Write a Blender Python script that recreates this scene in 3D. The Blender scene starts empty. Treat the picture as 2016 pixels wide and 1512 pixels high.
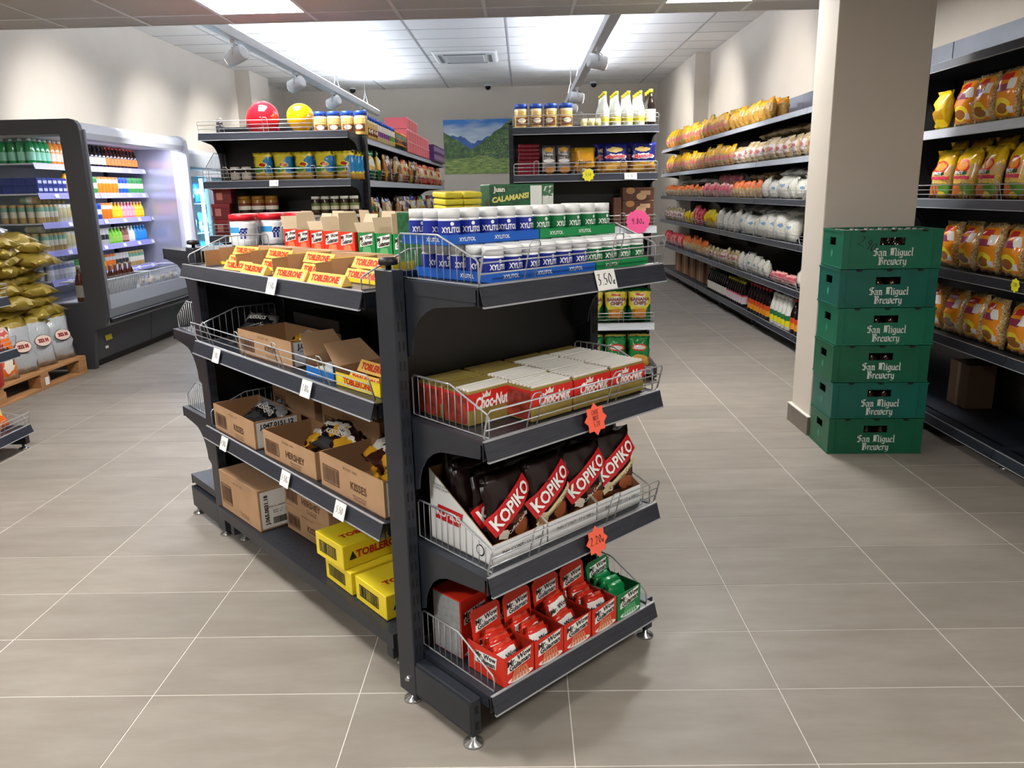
import bpy, bmesh, math, random
from mathutils import Vector, Matrix
RN = random.Random(11)
SC = bpy.context.scene
COL = SC.collection
PI = math.pi

# ------------------------------------------------------------------ camera, world, exposure, large lights
CAM_POS = (0.0, 0.0, 1.3904)
yaw, pitch, roll, FPX = -0.0174, 0.2426, -0.0216, 1525.05
fw = Vector((math.sin(yaw) * math.cos(pitch), math.cos(yaw) * math.cos(pitch), -math.sin(pitch)))
r0 = Vector((math.cos(yaw), -math.sin(yaw), 0)); u0 = r0.cross(fw)
r1 = math.cos(roll) * r0 + math.sin(roll) * u0
u1 = -math.sin(roll) * r0 + math.cos(roll) * u0
cam_data = bpy.data.cameras.new('camera')
cam_data.sensor_width = 36.0
cam_data.lens = FPX / 2016 * 36.0
cam_data.clip_start = 0.02
cam = bpy.data.objects.new('camera', cam_data)
m = Matrix((r1, u1, -fw)).transposed().to_4x4(); m.translation = CAM_POS
cam.matrix_world = m
COL.objects.link(cam); SC.camera = cam

world = bpy.data.worlds.new('world'); SC.world = world; world.use_nodes = True
world.node_tree.nodes['Background'].inputs[0].default_value = (0.9, 0.95, 1.0, 1)
world.node_tree.nodes['Background'].inputs[1].default_value = 0.25
SC.view_settings.view_transform = 'Standard'
SC.view_settings.look = 'None'
SC.view_settings.gamma = 1.0
SC.view_settings.use_curve_mapping = False
SC.view_settings.exposure = 0.36
PANEL_EMIT = 60.0      # ceiling LED panels
UPLIGHT_EMIT = 72.0    # strips on top of the hanging light bars
SPOT_W = 120.0         # track spots

# ------------------------------------------------------------------ helpers
def lin(c):
    return tuple(((x / 255) / 12.92 if x / 255 <= 0.04045 else ((x / 255 + 0.055) / 1.055) ** 2.4) for x in c) + (1,)

class MB:
    def __init__(s): s.v = []; s.f = []; s.m = []; s.s = []
    def add(s, vs, fs, mi=0, sm=False):
        o = len(s.v); s.v += [tuple(p) for p in vs]
        for f in fs: s.f.append(tuple(i + o for i in f)); s.m.append(mi); s.s.append(sm)
        return s
    def box(s, x0, x1, y0, y1, z0, z1, mi=0):
        return s.add([(x0,y0,z0),(x1,y0,z0),(x1,y1,z0),(x0,y1,z0),(x0,y0,z1),(x1,y0,z1),(x1,y1,z1),(x0,y1,z1)],
              [(3,2,1,0),(4,5,6,7),(0,1,5,4),(1,2,6,5),(2,3,7,6),(3,0,4,7)], mi)
    def quad(s, a, b, c, d, mi=0): return s.add([a,b,c,d], [(0,1,2,3)], mi)
    def prism(s, poly, ax, a, b, mi=0):
        n = len(poly)
        if ax == 'x': P = lambda p, t: (t, p[0], p[1])
        elif ax == 'y': P = lambda p, t: (p[0], t, p[1])
        else: P = lambda p, t: (p[0], p[1], t)
        vs = [P(p, a) for p in poly] + [P(p, b) for p in poly]
        fs = [tuple(range(n - 1, -1, -1)), tuple(range(n, 2 * n))] + [(i, (i + 1) % n, n + (i + 1) % n, n + i) for i in range(n)]
        return s.add(vs, fs, mi)
    def tube(s, pts, r, n=5, mi=0, closed=False):
        P = [Vector(p) for p in pts]; N = len(P); vs = []; prev = None
        for i in range(N):
            if closed: d = P[(i + 1) % N] - P[i - 1]
            else: d = P[min(i + 1, N - 1)] - P[max(i - 1, 0)]
            if d.length < 1e-9: d = Vector((0, 0, 1))
            d.normalize()
            a = prev if prev is not None and abs(prev.dot(d)) < 0.95 else (Vector((0, 0, 1)) if abs(d.z) < 0.9 else Vector((1, 0, 0)))
            x = (a - d * a.dot(d)).normalized(); y = d.cross(x); prev = x
            for k in range(n):
                t = 2 * PI * k / n; vs.append(P[i] + x * (r * math.cos(t)) + y * (r * math.sin(t)))
        fs = []
        for i in range(N if closed else N - 1):
            j = (i + 1) % N
            for k in range(n): fs.append((i * n + k, i * n + (k + 1) % n, j * n + (k + 1) % n, j * n + k))
        if not closed: fs += [tuple(range(n - 1, -1, -1)), tuple((N - 1) * n + k for k in range(n))]
        return s.add(vs, fs, mi, True)
    def lathe(s, prof, n=14, cx=0, cy=0, mi=0, sm=True, cap0=True, cap1=True, sx=1, sy=1):
        vs = []; fs = []
        for (r, z) in prof:
            for k in range(n):
                t = 2 * PI * k / n; vs.append((cx + sx * r * math.cos(t), cy + sy * r * math.sin(t), z))
        for i in range(len(prof) - 1):
            for k in range(n): fs.append((i * n + k, i * n + (k + 1) % n, (i + 1) * n + (k + 1) % n, (i + 1) * n + k))
        s.add(vs, fs, mi, sm); o = len(s.v) - len(vs)
        if cap0: s.f.append(tuple(o + k for k in range(n - 1, -1, -1))); s.m.append(mi); s.s.append(False)
        if cap1: s.f.append(tuple(o + (len(prof) - 1) * n + k for k in range(n))); s.m.append(mi); s.s.append(False)
        return s
    def xf(s, M, i0=0):
        for i in range(i0, len(s.v)): s.v[i] = tuple(M @ Vector(s.v[i]))
        return s
    def mesh(s, name, mats, bevel=0.0, seg=1):
        me = bpy.data.meshes.new(name)
        me.from_pydata(s.v, [], s.f)
        for mt in (mats if isinstance(mats, (list, tuple)) else [mats]): me.materials.append(mt)
        me.polygons.foreach_set('material_index', s.m)
        me.polygons.foreach_set('use_smooth', s.s)
        if bevel:
            bm = bmesh.new(); bm.from_mesh(me)
            bmesh.ops.bevel(bm, geom=[e for e in bm.edges], offset=bevel, segments=seg, affect='EDGES', profile=0.5)
            bm.to_mesh(me); bm.free()
        me.update()
        return me

def ob(name, me, parent=None, loc=(0, 0, 0), rot=(0, 0, 0)):
    o = bpy.data.objects.new(name, me); COL.objects.link(o)
    o.location = loc; o.rotation_euler = rot
    if parent is not None: o.parent = parent
    return o
def tag(o, label, cat, group=None):
    o['label'] = label; o['category'] = cat
    if group: o['group'] = group
    return o
def struct(o): o['kind'] = 'structure'; return o
def stuff(o): o['kind'] = 'stuff'; return o
def thing(name, loc, rz, label, cat, group=None):
    return tag(ob(name, None, None, loc, (0, 0, rz)), label, cat, group)

def inst(name, parts, loc, rot, label, cat, group=None):
    """parts: a mesh (single-mesh thing) or a list of (part name, mesh, offset, rotation, [sub-parts])"""
    if isinstance(rot, (int, float)): rot = (0, 0, rot)
    if not isinstance(parts, (list, tuple)):
        return tag(ob(name, parts, None, loc, rot), label, cat, group)
    r = tag(ob(name, None, None, loc, rot), label, cat, group)
    def rec(ps, par):
        for p in ps:
            o = ob(p[0], p[1], par, p[2] if len(p) > 2 else (0, 0, 0), p[3] if len(p) > 3 else (0, 0, 0))
            if len(p) > 4: rec(p[4], o)
    rec(parts, r)
    return r

class Fr:
    """a place with a heading: local -y is the front"""
    def __init__(s, x, y, deg): s.x = x; s.y = y; s.a = math.radians(deg); s.c = math.cos(s.a); s.s = math.sin(s.a)
    def w(s, x, y, z): return (s.x + x * s.c - y * s.s, s.y + x * s.s + y * s.c, z)
    def r(s, dz=0.0, rx=0.0, ry=0.0): return (rx, ry, s.a + dz)

ORD = 'first second third fourth fifth sixth seventh eighth ninth tenth eleventh twelfth thirteenth fourteenth fifteenth sixteenth seventeenth eighteenth nineteenth twentieth'.split()
TENS = {20: 'twenty', 30: 'thirty', 40: 'forty', 50: 'fifty'}
def nth(i):
    n = i + 1
    if n <= 20: return ORD[i]
    t = n // 10 * 10
    return (TENS[t][:-1] + 'ieth') if n == t else TENS[t] + '-' + ORD[n - t - 1]

# ------------------------------------------------------------------ materials
MT = {}
def mat(name, col, rough=0.5, metal=0.0, emit=0.0, noise=0.0, nscale=30.0, stretch=(1, 1, 1), bump=0.0, spec=0.5, alpha=None, trans=0.0, ecol=None, coat=0.0):
    if name in MT: return MT[name]
    M = bpy.data.materials.new(name); M.use_nodes = True; nt = M.node_tree; b = nt.nodes['Principled BSDF']
    c = lin(col)
    b.inputs['Base Color'].default_value = c; b.inputs['Roughness'].default_value = rough; b.inputs['Metallic'].default_value = metal
    b.inputs['Specular IOR Level'].default_value = spec
    if coat: b.inputs['Coat Weight'].default_value = coat; b.inputs['Coat Roughness'].default_value = 0.12
    if emit: b.inputs['Emission Color'].default_value = lin(ecol or col); b.inputs['Emission Strength'].default_value = emit
    if trans: b.inputs['Transmission Weight'].default_value = trans; b.inputs['IOR'].default_value = 1.2
    if alpha is not None: b.inputs['Alpha'].default_value = alpha
    if noise or bump:
        tc = nt.nodes.new('ShaderNodeTexCoord'); mp = nt.nodes.new('ShaderNodeMapping'); mp.inputs['Scale'].default_value = stretch
        nz = nt.nodes.new('ShaderNodeTexNoise'); nz.inputs['Scale'].default_value = nscale; nz.inputs['Detail'].default_value = 4
        nt.links.new(tc.outputs['Object'], mp.inputs[0]); nt.links.new(mp.outputs[0], nz.inputs['Vector'])
        if noise:
            rp = nt.nodes.new('ShaderNodeValToRGB')
            rp.color_ramp.elements[0].position = 0.3; rp.color_ramp.elements[1].position = 0.7
            rp.color_ramp.elements[0].color = tuple(x * (1 - noise) for x in c[:3]) + (1,)
            rp.color_ramp.elements[1].color = tuple(min(1, x * (1 + noise)) for x in c[:3]) + (1,)
            nt.links.new(nz.outputs['Fac'], rp.inputs[0]); nt.links.new(rp.outputs[0], b.inputs['Base Color'])
        if bump:
            bp = nt.nodes.new('ShaderNodeBump'); bp.inputs['Strength'].default_value = bump; bp.inputs['Distance'].default_value = 0.01
            nt.links.new(nz.outputs['Fac'], bp.inputs['Height']); nt.links.new(bp.outputs[0], b.inputs['Normal'])
    MT[name] = M
    return M

def pmat(name, bands, shapes=(), rough=0.4, wob=0.0, strands=None, spec=0.5, metal=0.0, bump=0.0, blotch=None, axis=2):
    """print on a package: colour bands along generated z, ellipses ('e') and rectangles ('r') in generated x,z,
    strands=(z0,z1,dark,light,scale): see-through window on noodles; blotch=(colour,amount,scale)"""
    if name in MT: return MT[name]
    M = bpy.data.materials.new(name); M.use_nodes = True; nt = M.node_tree; b = nt.nodes['Principled BSDF']; N = nt.nodes.new; Lk = nt.links.new
    b.inputs['Roughness'].default_value = rough; b.inputs['Specular IOR Level'].default_value = spec; b.inputs['Metallic'].default_value = metal
    tc = N('ShaderNodeTexCoord'); vec = tc.outputs['Generated']
    if wob:
        nz = N('ShaderNodeTexNoise'); nz.inputs['Scale'].default_value = 5; Lk(vec, nz.inputs['Vector'])
        vm = N('ShaderNodeVectorMath'); vm.operation = 'MULTIPLY_ADD'; vm.inputs[1].default_value = (wob,) * 3
        Lk(nz.outputs['Color'], vm.inputs[0])
        v2 = N('ShaderNodeVectorMath'); v2.operation = 'SUBTRACT'; Lk(vec, v2.inputs[0]); v2.inputs[1].default_value = (wob / 2,) * 3
        Lk(v2.outputs[0], vm.inputs[2]); vec = vm.outputs[0]
    sp = N('ShaderNodeSeparateXYZ'); Lk(vec, sp.inputs[0])
    rp = N('ShaderNodeValToRGB'); cr = rp.color_ramp; cr.interpolation = 'CONSTANT'
    cr.elements[0].position = 0; cr.elements[0].color = lin(bands[0][1])
    cr.elements[1].position = 1.0 if len(bands) == 1 else bands[1][0]; cr.elements[1].color = lin(bands[min(1, len(bands) - 1)][1])
    for z, c in bands[2:]:
        e = cr.elements.new(z); e.color = lin(c)
    Lk(sp.outputs[axis], rp.inputs[0]); out = rp.outputs[0]
    def mix(f, a, c):
        mx = N('ShaderNodeMix'); mx.data_type = 'RGBA'; Lk(f, mx.inputs['Factor']); Lk(a, mx.inputs[6])
        if isinstance(c, tuple): mx.inputs[7].default_value = lin(c)
        else: Lk(c, mx.inputs[7])
        return mx.outputs[2]
    def mth(op, a, bb):
        q = N('ShaderNodeMath'); q.operation = op
        for i, t in enumerate((a, bb)):
            if t is None: continue
            if isinstance(t, (int, float)): q.inputs[i].default_value = t
            else: Lk(t, q.inputs[i])
        return q.outputs[0]
    if strands:
        z0, z1, dk, lt, scl = strands
        wv = N('ShaderNodeTexNoise'); wv.inputs['Scale'].default_value = scl; wv.inputs['Detail'].default_value = 1; wv.inputs['Distortion'].default_value = 2.5
        Lk(tc.outputs['Object'], wv.inputs['Vector'])
        f2 = mth('MULTIPLY', mth('ABSOLUTE', mth('SUBTRACT', wv.outputs['Fac'], 0.5), None), 9.0)
        r2 = N('ShaderNodeValToRGB'); r2.color_ramp.elements[0].color = lin(lt); r2.color_ramp.elements[1].color = lin(dk)
        r2.color_ramp.elements[0].position = 0.25
        Lk(f2, r2.inputs[0])
        inz = mth('MULTIPLY', mth('GREATER_THAN', sp.outputs[2], z0), mth('LESS_THAN', sp.outputs[2], z1))
        out = mix(inz, out, r2.outputs[0])
    if blotch:
        c, amt, scl = blotch
        bz = N('ShaderNodeTexNoise'); bz.inputs['Scale'].default_value = scl; bz.inputs['Detail'].default_value = 3; Lk(tc.outputs['Object'], bz.inputs['Vector'])
        out = mix(mth('GREATER_THAN', bz.outputs['Fac'], 1 - amt), out, c)
    for sh in shapes:
        k, cx, cz, rx, rz, c = sh[:6]
        a = N('ShaderNodeVectorMath'); a.operation = 'SUBTRACT'; Lk(vec, a.inputs[0]); a.inputs[1].default_value = (cx, 0, cz)
        d = N('ShaderNodeVectorMath'); d.operation = 'MULTIPLY'; Lk(a.outputs[0], d.inputs[0]); d.inputs[1].default_value = (1 / rx, 0, 1 / rz)
        if k == 'e':
            l = N('ShaderNodeVectorMath'); l.operation = 'LENGTH'; Lk(d.outputs[0], l.inputs[0]); val = l.outputs['Value']
        else:
            q = N('ShaderNodeSeparateXYZ'); Lk(d.outputs[0], q.inputs[0])
            val = mth('MAXIMUM', mth('ABSOLUTE', q.outputs[0], None), mth('ABSOLUTE', q.outputs[2], None))
        out = mix(mth('LESS_THAN', val, 1.0), out, c)
    Lk(out, b.inputs['Base Color'])
    if bump:
        bz2 = N('ShaderNodeTexNoise'); bz2.inputs['Scale'].default_value = 45; bz2.inputs['Detail'].default_value = 3; Lk(tc.outputs['Object'], bz2.inputs['Vector'])
        bp = N('ShaderNodeBump'); bp.inputs['Strength'].default_value = bump; bp.inputs['Distance'].default_value = 0.01
        Lk(bz2.outputs['Fac'], bp.inputs['Height']); Lk(bp.outputs[0], b.inputs['Normal'])
    MT[name] = M
    return M

WHITE = mat('white_print', (240, 240, 236), 0.5)
BLACK = mat('black_print', (18, 18, 20), 0.5)
INK = mat('pen_ink', (25, 25, 35), 0.6)
STEEL = mat('slate_steel', (34, 38, 46), 0.38, 0.0, noise=0.12, nscale=18)
STEELP = mat('slate_panel', (13, 14, 17), 0.3, 0.0)
RAIL = mat('price_rail_plastic', (46, 49, 58), 0.28, noise=0.25, nscale=14, stretch=(1, 12, 12))
RAILE = mat('rail_edge', (150, 152, 156), 0.3)
WIRE = mat('chrome_wire', (168, 170, 174), 0.35, 0.35)
ZINC = mat('zinc', (190, 192, 195), 0.2, 0.9)
DARK = mat('slot_black', (6, 6, 7), 0.7)
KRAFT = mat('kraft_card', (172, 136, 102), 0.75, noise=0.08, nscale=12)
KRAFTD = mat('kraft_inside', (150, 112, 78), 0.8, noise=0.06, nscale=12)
KPRINT = mat('kraft_print', (84, 56, 36), 0.7)
PAPER = mat('paper_white', (232, 232, 228), 0.6)

# ------------------------------------------------------------------ lettering
TXT = {}
def tmesh(body, size, m, off=0.0, shear=0.0, sx=1.0, curve=0.0, lines=1.0, extrude=0.0):
    key = (body, size, m.name, off, shear, sx, curve)
    if key in TXT: return TXT[key]
    cu = bpy.data.curves.new('text', 'FONT'); cu.body = body; cu.size = size; cu.offset = off; cu.shear = shear
    cu.align_x = 'CENTER'; cu.align_y = 'CENTER'; cu.resolution_u = 2; cu.space_line = lines
    o = bpy.data.objects.new('text', cu); COL.objects.link(o)
    dg = bpy.context.evaluated_depsgraph_get()
    me = bpy.data.meshes.new_from_object(o.evaluated_get(dg))
    bpy.data.objects.remove(o); bpy.data.curves.remove(cu)
    for v in me.vertices:
        x, y = v.co.x * sx, v.co.y
        if curve: v.co = (curve * math.sin(x / curve), -curve * math.cos(x / curve), y)
        else: v.co = (x, 0, y)
    me.materials.clear(); me.materials.append(m); me.update()
    TXT[key] = me
    return me

GOTH = {
 'n': (.42, [[(.05,.55),(.12,.62),(.12,.05),(.18,0)], [(.12,.5),(.25,.62),(.32,.55),(.32,.05),(.4,0)]]),
 'a': (.40, [[(.05,.5),(.18,.62),(.3,.52),(.3,.05),(.38,0)], [(.3,.35),(.08,.28),(.06,.08),(.15,0),(.3,.1)]]),
 'i': (.22, [[(.05,.55),(.12,.62),(.12,.05),(.2,0)], [(.1,.78),(.16,.84)]]),
 'g': (.38, [[(.3,.6),(.1,.58),(.06,.3),(.15,.05),(.3,.12)], [(.3,.6),(.3,-.15),(.18,-.25),(.04,-.18)]]),
 'u': (.42, [[(.05,.58),(.1,.6),(.1,.1),(.2,0),(.32,.1)], [(.32,.62),(.32,.05),(.4,0)]]),
 'e': (.34, [[(.07,.3),(.28,.42),(.28,.52),(.18,.62),(.07,.5),(.07,.1),(.16,0),(.3,.1)]]),
 'l': (.22, [[(.08,.95),(.14,1),(.12,.05),(.2,0)]]),
 'r': (.33, [[(.05,.55),(.12,.62),(.12,0)], [(.12,.5),(.24,.62),(.32,.52)]]),
 'w': (.56, [[(.02,.6),(.1,.62),(.1,.1),(.2,0),(.3,.1)], [(.3,.65),(.3,.1),(.4,0),(.5,.15),(.5,.6),(.44,.7)]]),
 'y': (.42, [[(.05,.6),(.1,.62),(.1,.1),(.2,0),(.3,.1)], [(.32,.62),(.32,-.1),(.2,-.25),(.08,-.2)]]),
 'S': (.54, [[(.48,.88),(.3,1),(.08,.88),(.1,.62),(.42,.5),(.46,.2),(.28,0),(.05,.12)], [(.3,1),(.26,.05)]]),
 'M': (.74, [[(.04,.9),(.12,1),(.14,.2),(.04,.02)], [(.14,.85),(.3,1),(.36,.85),(.36,.05)], [(.36,.85),(.52,1),(.62,.85),(.62,.05),(.7,0)], [(.25,.9),(.22,.1)]]),
 'B': (.56, [[(.05,.92),(.14,1),(.14,.05)], [(.14,.9),(.35,1),(.46,.85),(.38,.58),(.18,.52)], [(.38,.55),(.5,.4),(.46,.1),(.3,0),(.05,.05)], [(.27,.9),(.25,.1)]]),
 'C': (.50, [[(.46,.85),(.3,1),(.08,.8),(.05,.3),(.2,0),(.45,.12)], [(.30,.80),(.27,.25)]]),
 'h': (.42, [[(.08,.95),(.14,1),(.12,.05),(.18,0)], [(.12,.5),(.25,.62),(.33,.5),(.32,.05),(.26,-.1)]]),
 'o': (.40, [[(.18,.62),(.06,.5),(.06,.1),(.18,0),(.32,.1),(.32,.5),(.18,.62)]]),
 'c': (.34, [[(.3,.55),(.18,.62),(.06,.5),(.06,.1),(.16,0),(.3,.08)]]),
 'N': (.60, [[(.05,.9),(.13,1),(.13,.1),(.05,0)], [(.13,.9),(.35,1),(.48,.85),(.48,.1),(.56,0)], [(.3,.92),(.28,.1)]]),
 't': (.30, [[(.12,.85),(.12,.1),(.2,0),(.28,.06)], [(.02,.6),(.28,.62)]]),
 '-': (.28, [[(.05,.32),(.22,.36)]]), ' ': (.3, [])}
HAND = {
 '0': (.5, [[(.25,.95),(.08,.7),(.06,.3),(.22,.02),(.4,.25),(.42,.65),(.25,.95)]]),
 '1': (.3, [[(.06,.7),(.2,.98),(.16,0)]]),
 '2': (.5, [[(.06,.75),(.2,.96),(.38,.8),(.3,.5),(.05,.04),(.44,.06)]]),
 '3': (.5, [[(.06,.9),(.36,.94),(.2,.56),(.4,.4),(.32,.08),(.06,.06)]]),
 '4': (.5, [[(.2,.98),(.06,.4),(.44,.42)], [(.34,.75),(.28,0)]]),
 '5': (.5, [[(.42,.96),(.14,.94),(.1,.55),(.34,.52),(.38,.2),(.2,.02),(.04,.1)]]),
 '8': (.5, [[(.38,.85),(.2,.98),(.1,.78),(.38,.35),(.26,.02),(.08,.2),(.3,.55),(.38,.85)]]),
 '9': (.5, [[(.4,.85),(.16,.95),(.08,.7),(.24,.52),(.4,.8),(.34,0)]]),
 '.': (.2, [[(.06,.06),(.1,.02)]]), ',': (.2, [[(.1,.1),(.04,-.12)]]), ' ': (.3, []),
 'e': (.34, [[(.04,.18),(.22,.2),(.2,.34),(.08,.3),(.06,.04),(.26,.0)], [(.0,.12),(.2,.12)]]),
 'C': (.45, [[(.4,.85),(.15,.92),(.05,.45),(.15,.03),(.4,.1)]]),
 'H': (.5, [[(.08,.95),(.06,0)], [(.4,.95),(.38,0)], [(.06,.5),(.4,.5)]]),
 'O': (.5, [[(.25,.95),(.06,.6),(.1,.1),(.3,.02),(.44,.5),(.25,.95)]]),
 'N': (.5, [[(.06,0),(.08,.95),(.38,.05),(.4,.95)]]),
 'U': (.5, [[(.06,.95),(.08,.15),(.25,.02),(.4,.2),(.42,.95)]]),
 'T': (.45, [[(.02,.92),(.42,.95)], [(.22,.93),(.2,0)]])}
def nib(text, h, m, font=GOTH, nx=.05, ny=.04, gap=.06, shear=0.0, sx=1.0):
    key = ('nib', text, h, m.name, nx, shear, sx)
    if key in TXT: return TXT[key]
    mb = MB(); lines = text.split('\n')
    for li, ln in enumerate(lines):
        W = sum(font[c][0] + gap for c in ln) - gap; x = -W / 2; y0 = (len(lines) - 1) * .55 - li * 1.15 - .5
        for c in ln:
            w, st = font[c]
            for s_ in st:
                for a, b in zip(s_[:-1], s_[1:]):
                    q = [(a[0] - nx, a[1] - ny), (a[0] + nx, a[1] + ny), (b[0] + nx, b[1] + ny), (b[0] - nx, b[1] - ny)]
                    if abs((b[0] - a[0]) * ny - (b[1] - a[1]) * nx) < 1e-3: q = [(a[0] - nx, a[1] + ny), (a[0] + nx, a[1] - ny), (b[0] + nx, b[1] - ny), (b[0] - nx, b[1] + ny)]
                    mb.add([((x + p[0] + shear * p[1]) * h * sx, 0, (y0 + p[1]) * h) for p in q], [(0, 1, 2, 3)])
            x += w + gap
    TXT[key] = mb.mesh('lettering', m)
    return TXT[key]

# ------------------------------------------------------------------ product shapes
def bag(name, w, h, t, m, seed, stand=False, nx=7, nz=9, wr=0.012, crimp=0.07, gus=0.0):
    """sealed foil or film bag standing on z=0, front towards -y"""
    r = random.Random(seed); mb = MB(); idx = {}
    def vid(i, j, sd):
        edge = i in (0, nx) or j in (0, nz)
        k = (i, j, 0 if edge else sd)
        if k in idx: return idx[k]
        u = 2 * i / nx - 1; s_ = j / nz
        if stand: prof = min(1, (1 - s_) * 1.5) ** 0.6 * min(1, 0.75 + s_ * 3)
        else: prof = max(0, math.sin(PI * min(1, max(0, (s_ - crimp * .6) / (1 - crimp * 1.2))))) ** 0.55
        y = sd * t / 2 * max(0, 1 - abs(u) ** 3.0) ** 0.7 * prof
        if edge: y = 0
        if stand and j == 0: y = 0
        x = u * w / 2 * (1 - 0.06 * math.sin(PI * s_) - (0.0 if stand else 0.0))
        z = s_ * h
        if j in (0, nz): z += r.uniform(-1, 1) * h * .006; y += (wr * .5) * (1 if i % 2 else -1)
        else:
            x += r.uniform(-1, 1) * wr * .35; z += r.uniform(-1, 1) * wr * .5
            y += sd * r.uniform(-1, .6) * wr * (1 if not edge else .5)
        idx[k] = len(mb.v); mb.v.append((x, y, max(0, z))); return idx[k]
    for sd in (-1, 1):
        for i in range(nx):
            for j in range(nz):
                q = [vid(i, j, sd), vid(i + 1, j, sd), vid(i + 1, j + 1, sd), vid(i, j + 1, sd)]
                if sd > 0: q = q[::-1]
                mb.f.append(tuple(q)); mb.m.append(0); mb.s.append(True)
    return mb.mesh(name, m)

def sack(name, w, l, t, m, seed, wr=0.03):
    """filled sack lying flat: length along x, width along y, rests on z=0"""
    r = random.Random(seed); mb = MB(); nx, ny = 14, 8; idx = {}
    def vid(i, j, sd):
        edge = i in (0, nx) or j in (0, ny); k = (i, j, 0 if edge else sd)
        if k in idx: return idx[k]
        u = 2 * i / nx - 1; v = 2 * j / ny - 1
        th = (max(0, 1 - abs(u) ** 5) ** .45) * (max(0, 1 - abs(v) ** 3.6) ** .5)
        ear = 1 + .06 * (abs(u) ** 6) * (abs(v) ** 4)
        z = t * .45 + sd * th * t * (.55 if sd > 0 else .45)
        if not edge: z += r.uniform(-1, .6) * wr * .6 * (1 if sd > 0 else .3)
        else: z += r.uniform(-1, .6) * wr * .7
        idx[k] = len(mb.v); mb.v.append((u * l / 2 * ear + r.uniform(-1, 1) * wr * .3, v * w / 2 * (1 - .08 * abs(u) ** 2) * ear + r.uniform(-1, 1) * wr * .25, max(0, z))); return idx[k]
    for sd in (-1, 1):
        for i in range(nx):
            for j in range(ny):
                q = [vid(i, j, sd), vid(i + 1, j, sd), vid(i + 1, j + 1, sd), vid(i, j + 1, sd)]
                if sd < 0: q = q[::-1]
                mb.f.append(tuple(q)); mb.m.append(0); mb.s.append((i * 3 + j) % 4 != 0)
    return mb.mesh(name, m)

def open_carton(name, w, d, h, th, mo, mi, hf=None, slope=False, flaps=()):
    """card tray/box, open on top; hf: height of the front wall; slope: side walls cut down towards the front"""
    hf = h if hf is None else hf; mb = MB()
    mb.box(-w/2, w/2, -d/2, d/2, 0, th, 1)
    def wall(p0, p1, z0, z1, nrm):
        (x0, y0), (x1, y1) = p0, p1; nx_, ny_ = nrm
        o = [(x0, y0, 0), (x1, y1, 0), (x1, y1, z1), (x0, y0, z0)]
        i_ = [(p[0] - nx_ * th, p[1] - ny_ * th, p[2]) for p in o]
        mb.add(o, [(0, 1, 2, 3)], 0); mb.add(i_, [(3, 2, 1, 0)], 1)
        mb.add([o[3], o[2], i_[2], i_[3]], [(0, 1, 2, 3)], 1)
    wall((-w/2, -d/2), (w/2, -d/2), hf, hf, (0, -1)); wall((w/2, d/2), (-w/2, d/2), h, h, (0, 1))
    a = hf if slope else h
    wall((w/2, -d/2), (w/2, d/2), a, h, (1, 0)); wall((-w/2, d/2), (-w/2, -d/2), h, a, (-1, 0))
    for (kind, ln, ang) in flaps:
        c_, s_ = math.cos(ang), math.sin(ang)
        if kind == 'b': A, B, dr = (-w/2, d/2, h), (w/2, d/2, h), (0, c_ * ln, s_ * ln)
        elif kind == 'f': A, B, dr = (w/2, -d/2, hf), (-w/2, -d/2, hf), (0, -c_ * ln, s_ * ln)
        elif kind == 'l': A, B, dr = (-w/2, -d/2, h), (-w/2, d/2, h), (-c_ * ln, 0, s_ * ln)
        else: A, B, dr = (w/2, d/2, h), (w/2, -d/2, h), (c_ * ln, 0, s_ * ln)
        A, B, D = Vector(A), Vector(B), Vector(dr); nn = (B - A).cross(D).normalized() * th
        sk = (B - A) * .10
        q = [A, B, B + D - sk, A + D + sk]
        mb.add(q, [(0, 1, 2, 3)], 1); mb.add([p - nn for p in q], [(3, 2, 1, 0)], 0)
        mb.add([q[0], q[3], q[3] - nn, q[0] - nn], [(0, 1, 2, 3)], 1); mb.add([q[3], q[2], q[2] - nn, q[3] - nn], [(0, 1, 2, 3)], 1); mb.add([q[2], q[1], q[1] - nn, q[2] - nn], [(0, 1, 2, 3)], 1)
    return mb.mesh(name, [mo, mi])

def barcode(w, h, m, seed=1, frame=True):
    r = random.Random(seed); mb = MB(); x = -w/2 + .06 * w
    while x < w/2 - .06 * w:
        t = r.choice((.012, .02, .03)) * w; mb.quad((x, 0, -h*.4), (x + t, 0, -h*.4), (x + t, 0, h*.4), (x, 0, h*.4)); x += t + r.choice((.012, .022)) * w
    if frame:
        f = .03 * w
        for a in ((-w/2, w/2, -h/2, -h/2 + f), (-w/2, w/2, h/2 - f, h/2), (-w/2, -w/2 + f, -h/2, h/2), (w/2 - f, w/2, -h/2, h/2)):
            mb.quad((a[0], 0, a[2]), (a[1], 0, a[2]), (a[1], 0, a[3]), (a[0], 0, a[3]))
    return mb.mesh('barcode', m)
def flat(w, h, m, skew=0.0, name='label'):
    return MB().quad((-w/2 - skew, 0, -h/2), (w/2 - skew, 0, -h/2), (w/2 + skew, 0, h/2), (-w/2 + skew, 0, h/2)).mesh(name, m)
def plate(w, h, t, m, name='plate'): return MB().box(-w/2, w/2, -t, 0, -h/2, h/2).mesh(name, m)
def disc(rx, rz, m, n=18, name='label'):
    return MB().add([(rx * math.cos(2*PI*k/n), 0, rz * math.sin(2*PI*k/n)) for k in range(n)], [tuple(range(n))]).mesh(name, m)
def burst(r, m, n=8, t=.001, q=.75):
    pts = [((r if k % 2 == 0 else r * q) * math.cos(PI*k/n), (r if k % 2 == 0 else r * q) * math.sin(PI*k/n)) for k in range(2*n)]
    return MB().prism(pts, 'y', -t, 0).mesh('card', m)
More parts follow.
